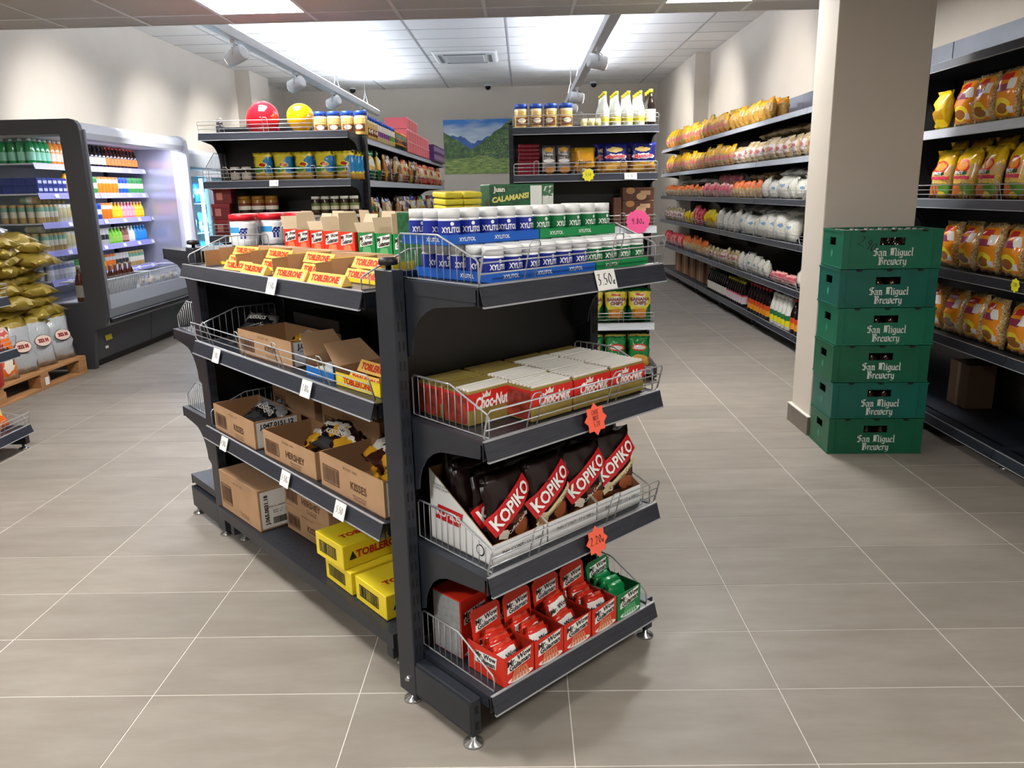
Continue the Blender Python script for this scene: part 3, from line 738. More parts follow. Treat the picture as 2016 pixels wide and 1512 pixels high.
# ---------------- right wall shelving
def wall_run(yA, n, w, tiers, label, topband):
    t = thing('wall_shelving', (2.75, yA, 0), 0, label, 'shelf unit', 'wall shelving')
    for k in range(n):
        y = k * w
        bay(t, w - .006, tiers, .43, ox=0, oy=y + w, rz=-PI/2, guards=(1, 2, 3, 4) if yA > 5 else (4,) if False else (), light=(4, 5) if yA > 5 else (4,), base_rail=True)
        ob('back_panel', MB().box(0, .02, .0, w, .1, 2.25).mesh('panel', STEELP), t, (0, y, 0))
        ob('top_panel', MB().box(-.022, -.002, .003, w - .003, 2.03, 2.25).mesh('top_panel', mat('top_panel_blue_grey', (120, 126, 138), .4, noise=.1, nscale=4)), t, (0, y, 0))
        lg = ob('base_leg', MB().box(-.4, 0, 0, .035, .03, .11).mesh('leg', STEEL), t, (0, y, 0)); ob('adjuster_foot', foot_mesh(), lg, (-.36, .017, 0))
        ob('plinth', MB().box(-.36, -.345, 0, w, .02, .1).mesh('plinth', DARK), t, (0, y, 0))
    return t
WT = (.14, .52, .905, 1.275, 1.625, 2.0); NT = (.10, .57, .93, 1.30, 1.675, 2.03)
FW0, FWW = 5.27, 1.335
wall_run(FW0, 6, FWW, WT, 'long wall shelving with noodle bags beyond the beige column', True)
wall_run(2.075, 2, 1.595, NT, 'wall shelving with noodle packs beside the stacked green crates', True)
# wire guards for the near wall unit's noodle shelf
g_ = bpy.data.objects['wall_shelving.001']
for y in (1.595, 3.19): ob('wire_guard', guard_mesh(1.58, .43), g_, (0, y, 1.30), (0, 0, -PI/2))

# ---------------- near left shelf corner
t = thing('wall_shelving', (-3.3, 4.29, 0), 0, 'dark shelf unit corner at the left edge of the view', 'shelf unit')
bay(t, 1.3, (.135, .585, .88), .41, ox=0, oy=-1.3, rz=PI/2, guards=(0, 1, 2), dividers=((0, 1.28, .09, .06),), base_rail=True)
ob('back_panel', MB().box(-.02, 0, -1.33, .0, .1, 1.4).mesh('panel', STEELP), t)
for y in (-1.33, -.005):
    p = ob('post', MB().box(-.04, .0, 0, .035, .02, 1.45).mesh('post', STEEL), t, (0, y, 0)); ob('adjuster_foot', foot_mesh(), p, (-.02, .017, 0))
    lg = ob('base_leg', MB().box(0, .40, 0, .035, .03, .1).mesh('leg', STEEL), t, (0, y - .04, 0)); ob('adjuster_foot', foot_mesh(), lg, (.37, .017, 0))
# ================================================================== CANDY ISLAND GOODS
def bag_y(w, h, t, x, z, stand=False, crimp=.07):
    u = min(1, abs(2 * x / w)); s_ = min(1, max(0, z / h))
    prof = min(1, (1 - s_) * 1.5) ** .6 * min(1, .75 + s_ * 3) if stand else max(0, math.sin(PI * min(1, max(0, (s_ - crimp * .6) / (1 - crimp * 1.2))))) ** .55
    return -t / 2 * max(0, 1 - u ** 3) ** .7 * prof
def on_bag(me, w, h, t, cx, cz, ang=0.0, stand=False, lift=.0025):
    """copy of a flat lettering mesh laid on the front of a bag"""
    n = me.copy(); c_, s_ = math.cos(ang), math.sin(ang)
    for v in n.vertices:
        x, z = cx + v.co.x * c_ - v.co.z * s_, cz + v.co.x * s_ + v.co.z * c_
        v.co = (x, bag_y(w, h, t, x, z, stand) - lift, z)
    n.update(); return n
def strip(w, h, m, n=10, skew=0.0):
    mb = MB()
    for k in range(n):
        a, b = -w/2 + w * k / n, -w/2 + w * (k + 1) / n
        mb.quad((a, 0, -h/2), (b, 0, -h/2), (b, 0, h/2), (a, 0, h/2))
    return mb.mesh('band', m)
def tagcard(fr, x, y, z, txt, label, w=.062, h=.052, m=PAPER, th=.022, tilt=-.3):
    inst('price_tag', [('card', plate(w, h, .0012, m)), ('lettering', nib(txt, th, INK, HAND, .05, .03), (0, -.0018, .002))], fr.w(x, y, z), fr.r(0, tilt), label, 'price tag', 'handwritten price tags')
def startag(fr, x, y, z, r, m, txt, label, th, n=8, q=.75, rx=0.0, rz=0.0):
    inst('price_tag', [('card', burst(r, m, n, q=q)), ('lettering', nib(txt, th, INK, HAND, .05, .03), (0, -.0018, .004))], fr.w(x, y, z), fr.r(rz, rx), label, 'price tag', 'star shaped price tags')

# ---- gum bottles
GB = mat('gum_blue', (22, 44, 150), .35); GG = mat('gum_green', (10, 112, 62), .35); CAPW = mat('gum_cap', (236, 238, 238), .35); TRB = mat('tray_blue', (20, 92, 190), .45); TRG = mat('tray_green', (16, 140, 76), .45)
gcap = MB().lathe([(.0255, .0), (.0255, .019), (.024, .021)], 18).mesh('cap', CAPW)
gbody = MB().lathe([(.024, 0), (.0262, .003), (.0262, .053), (.0245, .058), (.0225, .060), (.0225, .062)], 18).mesh('body', CAPW)
gtxt = tmesh('XYLITOL', .0175, WHITE, .0006, sx=.74, curve=.0268)
gplus = MB().add([(.0045 * math.cos(2*PI*k/12) , -.0269, .047 + .0045 * math.sin(2*PI*k/12)) for k in range(12)], [tuple(range(12))]).mesh('emblem', WHITE)
for nm, mt in (('b', GB), ('g', GG)):
    CACHE['gl' + nm] = MB().lathe([(.0265, .003), (.0265, .054)], 18, cap0=False, cap1=False).mesh('label', mt)
def gum(x, y, z, green, label):
    inst('gum_bottle', [('body', gbody), ('label', CACHE['glg' if green else 'glb'], (0, 0, 0), (0, 0, 0), [('lettering', gtxt, (0, 0, .0325)), ('emblem', gplus)]), ('cap', gcap, (0, 0, .060))],
         EC.w(x, y, z), EC.r(RN.uniform(-.45, .45)), label, 'gum bottle', 'xylitol gum bottles')
def tray(x0, x1, y0, y1, z, mt, label, h=.024, txt=True):
    w, d = x1 - x0, y1 - y0
    ps = [('tray', open_carton('tray', w, d, h, .0015, mt, mt))]
    if txt:
        for k in range(max(1, int(w / .11))): ps.append(('lettering', tmesh('XYLITOL', .0125, WHITE, .0003), (-w/2 + .06 + .11 * k, -d/2 - .0008, h * .5)))
        ps.append(('lettering', tmesh('XYLITOL', .0125, WHITE, .0003), (-w/2 - .0008, -d * .2, h * .5), (0, 0, -PI/2)))
    inst('display_tray', ps, EC.w((x0 + x1) / 2, (y0 + y1) / 2, z), EC.a, label, 'tray', 'gum trays')
zt = ECT[3] + .0015
tray(.098, .452, -.318, -.025, zt, TRB, 'blue card tray of gum bottles on top shelf, lower layer')
tray(.456, .668, -.318, -.025, zt, TRG, 'green card tray of gum bottles on top shelf, lower layer')
for r_ in range(5):
    for i in range(10):
        if r_ > 1 and i > 0: continue
        g = i > 5; y = -.29 + .058 * r_
        gum(.127 + .0573 * i, y, zt + .002, g, f'{"green" if g else "blue"} gum bottle, lower layer, {nth(i)} from left, {["front row", "second row", "third row", "fourth row", "back row"][r_]}')
tray(.055, .352, -.215, -.035, zt + .084, TRB, 'blue card tray of gum bottles on top shelf, upper layer')
tray(.356, .652, -.215, -.035, zt + .084, TRG, 'green card tray of gum bottles on top shelf, upper layer')
for r_ in range(3):
    for i in range(10):
        if r_ == 2 and 0 < i < 9: continue
        g = i > 4
        gum(.084 + .0595 * i, -.187 + .058 * r_, zt + .086, g, f'{"green" if g else "blue"} gum bottle, upper layer, {nth(i)} from left, {["front row", "second row", "back row"][r_]}')
tagcard(EC, .447, -.358, ECT[3] - .018, '3.50e', 'white price tag handwritten 3.50 below the gum bottles', .075, .052, th=.03)

# ---- choc-nut packs
CGOLD = mat('gold_foil', (158, 138, 74), .28, .35, noise=.15, nscale=20); CRED = mat('choc_red', (206, 38, 30), .35); CWH = mat('choc_white', (226, 222, 214), .3)
CSIDE = mat('foil_side', (160, 60, 48), .22, .3, noise=.5, nscale=40)
def choc_parts(nw):
    w, d, h = .146, .096, .088
    ps = [('wrapper', MB().box(-w/2, w/2, -d/2, d/2, 0, h).mesh('wrapper', CGOLD, bevel=.004, seg=2))]
    ps.append(('red_band', MB().box(-w/2 - .0006, w/2 + .0006, -d/2 - .0008, d/2 + .0006, h * .46, h - .006).mesh('red_band', CRED)))
    for s_ in (-1, 1): ps.append(('end_seal', MB().box(-.001, .001, -d/2 + .006, d/2 - .006, .006, h - .012).mesh('end_seal', CSIDE), (s_ * (w/2 + .0012), 0, 0)))
    for k in range(7):
        y = -d/2 + .0085 + .0132 * k
        ps.append(('candy_bar', MB().box(-w/2 + .005, w/2 - .005, -.0048, .0048, 0, .009).mesh('bar', [CWH if k < nw else CGOLD], bevel=.0015), (0, y, h - .003)))
    ps.append(('lettering', tmesh('Choc-Nut', .041, WHITE, .0016, .2, .66), (.004, -d/2 - .0016, h * .60)))
    ps.append(('crown', MB().add([(-.012, 0, 0), (.012, 0, 0), (.015, 0, .014), (.007, 0, .007), (0, 0, .017), (-.007, 0, .007), (-.015, 0, .014)], [(0, 1, 2, 3), (0, 3, 4, 5), (0, 5, 6)]).mesh('crown', CWH), (-.012, -d/2 - .0016, h * .76)))
    return ps
CP = choc_parts(7); CP2 = choc_parts(4); CP3 = choc_parts(0); zc = ECT[2] + .001
rows = [[(.30, -.262), (.45, -.262), (.60, -.262)], [(.165, -.172), (.315, -.162), (.465, -.162), (.61, -.162)], [(.165, -.065), (.315, -.062), (.465, -.062), (.61, -.062)]]
for r_, row in enumerate(rows):
    for i, (x, y) in enumerate(row):
        inst('candy_pack', (CP, CP if i else CP2, CP3 if i < 2 else CP2)[r_], EC.w(x, y, zc), EC.r(RN.uniform(-.03, .03)), f'red and gold candy bar pack, {["front", "middle", "back"][r_]} row, {nth(i)} from left', 'candy pack', 'red and gold candy packs')
startag(EC, .394, -.372, ECT[2] - .012, .043, mat('tag_orange', (250, 104, 76), .5), 'CHOC\nNUT\n3,20', 'orange star price tag reading CHOC NUT 3,20', .0135, 8, .75, -.2)

# ---- coffee candy bags in white display boxes
KBW, KBH, KBT = .155, .205, .038
KBR = pmat('coffee_bag', [(0, (92, 50, 30)), (.12, (34, 16, 16)), (.3, (96, 48, 30)), (.36, (28, 15, 15))], (('e', .72, .2, .2, .1, (150, 84, 50)), ('e', .3, .2, .1, .07, (226, 214, 196))), .3, wob=.15, spec=.35)
KRED = mat('coffee_red', (196, 30, 36), .3); KCREAM = mat('coffee_cream', (222, 206, 160), .35)
KB = [bag('bag', KBW, KBH, KBT, KBR, 40 + k, wr=.008) for k in range(3)]
kband = on_bag(strip(.175, .058, KRED), KBW, KBH, KBT, .0, .112, .5, lift=.004)
ktext = on_bag(tmesh('KOPIKO', .05, WHITE, .0014, sx=.84), KBW, KBH, KBT, .0, .112, .5, lift=.0065)
ksub = [on_bag(tmesh(s_, .0145, WHITE), KBW, KBH, KBT, .012, .062, .5, lift=.006) for s_ in ('Coffee Candy', 'Cappuccino Candy')]
kcream = on_bag(strip(.16, .016, KCREAM), KBW, KBH, KBT, .008, .064, .5, lift=.0045)
ksubd = on_bag(tmesh('Cappuccino Candy', .0145, BLACK), KBW, KBH, KBT, .012, .063, .5, lift=.006)
def kbag(x, y, z, rx, rz, cap, label, ry=0.0, full=True):
    ps = [('bag', KB[RN.randrange(3)])]
    if full:
        ps += [('red_band', kband), ('lettering', ktext)]
        ps += [('cream_band', kcream), ('lettering', ksubd)] if cap else [('lettering', ksub[0])]
    inst('candy_bag', ps, EC.w(x, y, z), EC.r(rz, rx, ry), label, 'candy bag', 'coffee candy bags')
WCARD = mat('white_card', (226, 228, 228), .55); 
for k in range(3):
    cx = .184 + .198 * k
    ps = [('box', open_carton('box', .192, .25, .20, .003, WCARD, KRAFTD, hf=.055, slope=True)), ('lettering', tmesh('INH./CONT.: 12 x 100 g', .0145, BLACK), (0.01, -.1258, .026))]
    if k == 0: ps += [('red_label', flat(.105, .042, KRED, .008), (-.0968, .045, .085), (0, 0, -PI/2), [('lettering', tmesh('KOPIKO', .028, WHITE, .0008), (0, -.0008, 0))]),
                      ('lettering', tmesh('STRONG & RICH\nCOFFEE CANDY', .0095, BLACK, shear=.2), (-.0968, .075, .155), (0, 0, -PI/2)), ('emblem', disc(.016, .016, BLACK), (-.0968, -.08, .03), (0, 0, -PI/2), [('ring', disc(.0125, .0125, WCARD), (0, -.0006, 0))])]
    inst('display_box', ps, EC.w(cx, -.178, ECT[1] + .001), EC.a, f'white candy display box with cut-down front, {["leftmost of three, red label on side", "middle of three", "rightmost of three"][k]}', 'display box', 'coffee candy boxes')
KROWS = [[(.190, -.268, .010, -.14, .04, False), (.335, -.270, .014, -.16, .0, True), (.480, -.268, .010, -.15, -.08, False), (.612, -.266, .020, -.17, -.14, True)],
         [(.172, -.222, .018, -.12, .10, False), (.270, -.218, .022, -.14, -.05, False), (.410, -.222, .020, -.12, .05, True), (.545, -.220, .024, -.14, .0, False), (.618, -.212, .030, -.12, -.1, False)],
         [(.175, -.175, .03, -.1, -.08, False), (.300, -.172, .03, -.1, .08, False), (.430, -.175, .03, -.1, -.05, False), (.575, -.172, .04, -.1, .1, False)],
         [(.178, -.130, .045, -.08, .08, False), (.310, -.128, .05, -.06, -.1, False), (.450, -.128, .05, -.06, .06, False), (.590, -.126, .06, -.05, -.1, False)],
         [(.180, -.085, .06, -.05, -.05, False), (.330, -.085, .07, -.05, .05, False), (.470, -.085, .07, -.05, -.05, False), (.610, -.085, .08, -.05, .08, False)]]
for r_, row in enumerate(KROWS):
    for j, (x, y, dz, rx, rz, cap) in enumerate(row):
        kbag(x, y, ECT[1] + .004 + dz, rx, rz, cap, f'dark brown coffee candy bag in the white boxes, {["front", "second", "third", "fourth", "back"][r_]} row, {nth(j)} from left', RN.uniform(-.06, .06), full=r_ < 2)
for j, (x, y, z, rx, rz) in enumerate(((.33, -.17, .715, -1.25, -.2), (.46, -.16, .72, -1.2, .25), (.60, -.17, .71, -1.0, -.3))):
    kbag(x, y, z, rx, rz, False, f'coffee candy bag lying flat on top of the standing bags, {nth(j)} from left', full=False)
startag(EC, .402, -.372, ECT[1] - .012, .043, MT['tag_orange'], '2.20e', 'orange star price tag reading 2.20 under the coffee candy', .024, 8, .75, -.2)

# ---- jelly mix boxes (red and green)
def wow_parts(red, w=.108, d=.14, h=.084, hdr=.085, closed=False, flaps=False, textscale=1.0):
    mo = mat('jelly_red' if red else 'jelly_green', (214, 48, 26) if red else (14, 124, 66), .4)
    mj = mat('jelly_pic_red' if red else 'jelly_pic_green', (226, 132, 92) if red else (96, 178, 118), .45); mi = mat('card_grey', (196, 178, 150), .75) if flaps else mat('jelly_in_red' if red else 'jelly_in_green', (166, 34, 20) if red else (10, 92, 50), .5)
    if closed:
        ps = [('box', MB().box(-w/2, w/2, -d/2, d/2, 0, h).mesh('box', [mo], bevel=.001))]
        ps.append(('silver_side', flat(d - .006, h - .006, mat('silver_card', (176, 178, 180), .35, .3, noise=.15, nscale=60)), (-w/2 - .0012, 0, h/2), (0, 0, -PI/2)))
    elif flaps: ps = [('box', open_carton('box', w, d, h, .0015, mo, mi, flaps=flaps))]
    else: ps = [('box', open_carton('box', w, d, h, .0015, mo, mi)), ('header_card', MB().prism([(-w/2 + .004, 0), (w/2 - .004, 0), (w/2 - .002, hdr - .012), (w/2 - .012, hdr), (-w/2 + .012, hdr), (-w/2 + .002, hdr - .012)], 'y', -.001, .001).mesh('header', mo), (0, d/2 - .02, h - .004), (-.12, 0, 0),
                 [('label', flat(w * .74, .034, WHITE, .004), (0, -.0022, hdr * .52), (0, -.12, 0)), ('lettering', tmesh('Mr. Wow\nGulaman', .02, BLACK, .0006, .15, lines=.78), (0, -.003, hdr * .52), (0, -.12, 0))])]
    y = -d/2 - .0008
    ps.append(('label', flat(w * .78, .036, WHITE, .004), (0, y, h * .70), (0, -.14, 0)))
    ps.append(('lettering', tmesh('Mr. Wow\nGulaman', .0215, BLACK, .0007, .15, lines=.78), (0, y - .0008, h * .70), (0, -.14, 0)))
    if not closed and not flaps:
        ps.append(('side_label', flat(d * .6, .034, WHITE, .004), (-w/2 - .0008, 0, h * .62), (0, -.1, -PI/2), [('lettering', tmesh('Mr. Wow\nGulaman', .02, BLACK, .0006, .15, lines=.78), (0, -.0008, 0))]))
    jm = MB()
    for k in range(6):
        a, b = -1 + k / 3, -1 + (k + 1) / 3 - .08
        jm.quad((a * .036, 0, 0), (b * .036, 0, 0), (b * .022, 0, .03), (a * .022, 0, .03))
    ps.append(('plate_picture', disc(.046, .009, WHITE), (.004, y, .011))); ps.append(('jelly_picture', jm.mesh('jelly', mj), (.004, y - .0006, .008)))
    return ps
SACR = bag('sachet', .085, .085, .016, pmat('sachet_red', [(0, (206, 44, 26)), (.9, (230, 80, 60))], (('r', .5, .55, .36, .2, (238, 236, 232)), ('e', .5, .2, .3, .16, (224, 120, 90))), .25, wob=.06), 5, nx=5, nz=5, wr=.006)
SACG = bag('sachet', .085, .085, .016, pmat('sachet_green', [(0, (14, 128, 66)), (.9, (60, 170, 100))], (('e', .5, .3, .36, .2, (80, 176, 110)),), .25, wob=.06), 6, nx=5, nz=5, wr=.006)
sact = on_bag(tmesh('Mr. Wow', .018, BLACK, .0005, .15), .085, .085, .016, 0, .046, .14, lift=.004)
WR, WG = wow_parts(True), wow_parts(False, hdr=.06)
zb = ECT[0] + .0015
for i in range(5):
    g = i == 4; cx = .137 + .1125 * i; cy = -.268
    nm = ['leftmost of the front row', 'second in front row', 'third in front row with a sachet sticking up', 'fourth in front row', ''][i]
    inst('jelly_mix_box', (WG if g else WR), EC.w(cx, cy, zb), EC.r(RN.uniform(-.03, .03)), 'open green jelly mix display box at the right end' if g else f'open red jelly mix display box, {nm}', 'display box', 'jelly mix boxes')
    for j in range(4):
        ps = [('sachet', SACG if g else SACR)] + ([] if g else [('lettering', sact)])
        inst('jelly_sachet', ps, EC.w(cx + RN.uniform(-.008, .008), cy - .045 + .027 * j, zb + .012 + (.045 if (i == 2 and j == 1) else .006 * j)), EC.r(RN.uniform(-.2, .2), -.35, RN.uniform(-.3, .3) if i in (2, 0) else 0), f'{"green" if g else "red"} jelly sachet in the {["first", "second", "third", "fourth", "green"][i]} box from left, {nth(j)} from front', 'sachet', 'jelly mix sachets')
WC = wow_parts(True, .10, .115, .175, closed=True)
inst('jelly_mix_box', WC, EC.w(.135, -.105, zb), EC.r(.05), 'closed red jelly mix box with silver side at the back left', 'display box', 'jelly mix boxes')
for i, x in enumerate((.26, .385, .51)):
    inst('jelly_mix_box', WR, EC.w(x, -.105, zb + .035), EC.r(.02), f'red jelly mix box in the back row, {nth(i + 1)} from left', 'display box', 'jelly mix boxes')
    inst('jelly_mix_box', MB().box(-.053, .053, -.065, .065, 0, .034).mesh('riser_block', MT['jelly_red'], bevel=.001), EC.w(x, -.105, zb), EC.a, f'added flat red riser under the back row jelly box, {nth(i)} from left', 'carton', 'added red risers')  # added riser block that lifts the back row boxes, not a product
inst('jelly_mix_box', WG, EC.w(.635, -.105, zb), EC.r(-.05), 'green jelly mix box behind the green front box', 'display box', 'jelly mix boxes')

# ---- left long side: triangular chocolate bars and their cartons
TYEL = mat('bar_yellow', (234, 188, 94), .4, noise=.04, nscale=30); TRED = mat('bar_red', (196, 40, 24), .45); TCAR = mat('carton_yellow', (238, 212, 46), .45)
S3 = math.sqrt(3) / 2
def bar_parts(L_=.196, a=.038):
    return [('wrapper', MB().prism([(-a/2, 0), (a/2, 0), (0, a * S3)], 'x', -L_/2, L_/2).mesh('bar', TYEL, bevel=.0012)),
            ('lettering', tmesh('TOBLERONE', .0265, TRED, .0012, sx=1.02), (-.004, -a * .25 - .0009, a * S3 * .5), (-PI/6, 0, 0)),
            ('mountain_mark', MB().add([(-.008, 0, -.009), (.008, 0, -.009), (0, 0, .011)], [(0, 1, 2)]).mesh('mark', mat('mark_cream', (236, 226, 190), .4)), (L_/2 - .013, -a * .25 - .0009, a * S3 * .5), (-PI/6, 0, 0))]
BP = bar_parts()
def cbar(x, y, z, label, rz=0.0, rx=0.0): inst('chocolate_bar', BP, LS.w(x, y, z), LS.r(rz, rx), label, 'chocolate bar', 'triangular chocolate bars')
z3 = IST[3] + .001
for i, x in enumerate((.43, .60, .865, 1.09)):
    cbar(x, -.335 + (.015 if i == 0 else 0), z3, f'yellow triangular chocolate bar, front row on top shelf, {nth(i)} from far end', (.05, -.04, .03, .02)[i])
lid = (('b', .12, .12),)
for i, x in enumerate((.25, .54, .83, 1.12)):
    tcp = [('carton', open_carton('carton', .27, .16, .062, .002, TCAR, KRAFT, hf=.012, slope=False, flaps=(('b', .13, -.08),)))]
    tcp.append(('side_flap', MB().box(-.001, .001, -.07, 0, .0, .056).mesh('flap', KRAFT), (-.134, -.08, 0), (0, 0, .35)))
    if i == 3: tcp += [('mountain_mark', MB().add([(-.018, 0, -.014), (.018, 0, -.014), (0, 0, .018)], [(0, 1, 2)]).mesh('mark', mat('mark_cream', (236, 226, 190), .4)), (.1358, -.02, .034), (0, 0, PI/2)), ('lettering', tmesh('TOBLERONE', .022, TRED, .001), (.1358, .05, .03), (0, 0, PI/2))]
    inst('display_carton', tcp, LS.w(x, -.185, z3), LS.r(.02), f'yellow open chocolate bar carton on top shelf, {nth(i)} from far end', 'carton', 'yellow chocolate cartons')
    for j, (dy, dz) in enumerate(((-.05, .003), (-.005, .003), (-.028, .037))):
        cbar(x + RN.uniform(-.015, .02), -.185 + dy, z3 + dz, f'triangular chocolate bar in the {nth(i)} yellow carton, {["front", "back", "top"][j]} one', RN.uniform(-.03, .03))
tagcard(LS, .825, -.388, IST[3] - .018, '1.50e', 'white price tag 1.50 on rail below triangular chocolate bars', th=.021)

# ---- left long side: kraft cartons
def kcarton(w, d, h, brand, code, seed, label_right=None, vertical=False, closed=False, hf=None, flaps=()):
    ps = [('carton', MB().box(-w/2, w/2, -d/2, d/2, 0, h).mesh('carton', KRAFT, bevel=.002) if closed else open_carton('carton', w, d, h, .004, KRAFT, KRAFTD, hf=hf, flaps=flaps))]
    y = -d/2 - .001; hh = hf or h
    ps.append(('barcode', barcode(w * .27, hh * .5, KPRINT, seed), (-w * .32, y, hh * .45)))
    ps.append(('lettering', tmesh(brand, min(.034, hh * .34), KPRINT, .0008), (w * .12, y, hh * .45)))
    ps.append(('lettering', tmesh('MILK CHOCOLATE\nWITH ALMONDS', .0095, KPRINT), (w * .13, y, hh * .16)))
    ps.append(('lettering', tmesh('08 10 2021   06:23', .011, KPRINT), (.0, y, hh * .85)))
    if label_right:
        lw, lh = d * .86, hh * .9
        sub = [('lettering', tmesh(label_right, .024 if not vertical else .022, BLACK, .0008), (0, -.0008, lh * .32) if not vertical else (-lw * .36, -.0008, 0), (0, 0, 0) if not vertical else (0, -PI/2, 0)),
               ('lettering', tmesh('ENTREE No 20024453 DU 02/12/2020\n\nArticle    12    Colis    48\nPoids   8.2    Lot   0151', .0085, BLACK), (lw * .05, -.0008, -.004)), ('barcode', barcode(lw * .5, lh * .22, BLACK, seed + 3, False), (.0, -.0008, -lh * .33))]
        ps.append(('shipping_label', flat(lw, lh, PAPER), (w/2 + .0012, -.005, hh * .5), (0, 0, PI/2), sub))
    return ps
BAGK = [bag('bag', .16, .12, .05, m_, 60 + k, wr=.014) for k, m_ in enumerate((pmat('kiss_silver', [(0, (70, 70, 74)), (.5, (150, 150, 154))], (('e', .5, .5, .35, .2, (30, 30, 34)),), .25, wob=.3, metal=.2), pmat('kiss_brown', [(0, (64, 30, 22)), (.55, (40, 20, 18))], (('r', .5, .55, .4, .12, (226, 220, 210)), ('e', .8, .3, .2, .3, (226, 170, 40))), .25, wob=.3), pmat('kiss_gold', [(0, (226, 166, 40)), (.6, (52, 24, 24))], (('e', .35, .5, .25, .2, (230, 226, 216)),), .25, wob=.3)))]
kt_ = on_bag(tmesh('KISSES', .03, WHITE, .0006), .16, .12, .05, 0, .06, 0, lift=.006)
def kbags(cx, cy, z, n, kinds, where, spread=.11):
    for j in range(n):
        inst('chocolate_bag', [('bag', BAGK[kinds[j % len(kinds)]])] + ([('lettering', kt_)] if kinds[j % len(kinds)] != 1 or j % 2 else []), LS.w(cx + RN.uniform(-spread, spread), cy + RN.uniform(-.03, .03), z + .012 * j), (-1.15 + RN.uniform(-.25, .25), RN.uniform(-.25, .25), LS.a + RN.uniform(-.6, .6)), f'foil bag of chocolates {where}, {nth(j)} layer up', 'chocolate bag', 'foil chocolate bags')
z2 = IST[2] + .001; z1 = IST[1] + .001; z0 = IST[0] + .001
inst('carton', kcarton(.40, .185, .088, 'KISSES', '', 1, 'J.047.0151.12'), LS.w(.555, -.225, z2), LS.r(.03), 'open kraft chocolate carton with white shipping label on second shelf from top', 'carton', 'kraft cartons')
kbags(.49, -.19, z2 + .015, 3, (1, 0), 'inside the carton on second shelf from top', .09)
kbags(.24, -.23, z2 + .004, 4, (0, 0, 0), 'loose beside the wire divider on second shelf', .03)
inst('carton', MB().box(-.17, .17, -.05, .05, 0, .13).mesh('black_carton', mat('black_card', (30, 30, 34), .45), bevel=.002), LS.w(.56, -.07, z2), LS.r(), 'black carton at the back of second shelf from top', 'carton')
inst('carton', [('carton', open_carton('carton', .16, .15, .06, .002, mat('blue_card', (30, 110, 190), .45), KRAFT, hf=.03, flaps=(('l', .08, .9),)))], LS.w(.945, -.24, z2), LS.r(.05), 'small blue open carton of white wrapped bars on second shelf', 'carton')
for j in range(4): inst('chocolate_bar', [('wrapper', MB().box(-.06, .06, -.014, .014, 0, .018).mesh('wb', mat('white_blue_wrap', (222, 226, 232), .35), bevel=.002)), ('lettering', tmesh('milk', .014, MT['blue_card']), (0, -.0146, .009))], LS.w(.945, -.285 + .032 * j, z2 + .006 + .008 * j), LS.r(RN.uniform(-.1, .1)), f'white and blue wrapped bar in small blue carton, {nth(j)} from front', 'chocolate bar', 'white wrapped bars')
inst('display_carton', [('carton', open_carton('carton', .23, .16, .055, .002, TCAR, KRAFT, hf=.04, flaps=(('l', .1, .6),))), ('lettering', tmesh('TOBLERONE', .026, TRED, .001), (0, -.0808, .02))], LS.w(1.17, -.235, z2), LS.r(.04), 'yellow chocolate bar carton at the near end of second shelf', 'carton', 'yellow chocolate cartons')
for j, (dx, dy, dz) in enumerate(((.0, -.04, .006), (.01, .01, .006), (.03, -.02, .042))): cbar(1.17 + dx, -.235 + dy, z2 + dz, f'triangular chocolate bar in the second-shelf yellow carton, {["front", "back", "top"][j]} one')
tagcard(LS, .258, -.374, IST[2] - .018, '1.80e', 'white price tag 1.80 near the far end, second rail from top', th=.021)
tagcard(LS, .969, -.374, IST[2] - .018, '1.80e', 'white price tag 1.80 near the viewer, second rail from top', th=.021)
CH = .105
inst('carton', kcarton(.385, .185, CH, 'KISSES', '', 2, 'J.047.0151.12'), LS.w(.255, -.245, z1), LS.r(.0), 'open kraft carton with silver foil bags at the far end of third shelf', 'carton', 'kraft cartons')
inst('carton', kcarton(.375, .19, .095, 'HERSHEY', '', 3), LS.w(.70, -.235, z1), LS.r(.02), 'open kraft carton with brown foil bags, middle of third shelf', 'carton', 'kraft cartons')
inst('carton', kcarton(.375, .19, CH + .008, 'KISSES', '', 4, 'J.047.0151.02'), LS.w(1.118, -.235, z1), LS.r(.0), 'open kraft carton with yellow foil bags, near end of third shelf', 'carton', 'kraft cartons')
kbags(.26, -.23, z1 + .03, 3, (0,), 'in the far carton on third shelf', .06); kbags(.70, -.22, z1 + .03, 5, (1, 1, 0), 'in the middle carton on third shelf', .1); kbags(1.13, -.22, z1 + .045, 6, (2, 1, 2), 'in the near carton on third shelf', .1)
for j, (x, w, h) in enumerate(((.30, .36, .17), (.74, .40, .16), (1.14, .34, .15))):
    inst('carton', kcarton(w, .09, h, '', '', 5 + j, closed=True), LS.w(x, -.068, z1), LS.r(), f'kraft carton standing behind on third shelf, {nth(j)} from far end', 'carton', 'kraft cartons')
tagcard(LS, .224, -.371, IST[1] - .018, '4.80e', 'white price tag 4.80 on third rail, far end', th=.021)
tagcard(LS, .749, -.371, IST[1] - .018, '5.50e', 'white price tag 5.50 on third rail, middle', th=.021)
tagcard(LS, 1.116, -.371, IST[1] - .018, '5.50', 'white price tag 5.50 on third rail, near end', th=.021)
inst('carton', kcarton(.36, .19, .165, '', '', 8, 'J.065.0031.18', True, True), LS.w(.20, -.235, z0), LS.r(.02), 'closed kraft carton with white shipping label on bottom shelf, far end', 'carton', 'kraft cartons')
inst('carton', kcarton(.34, .19, .10, 'KISSES', '', 9, None, False, True), LS.w(.575, -.13, z0), LS.r(.02), 'closed kraft carton, lower of the stacked pair on bottom shelf', 'carton', 'kraft cartons')
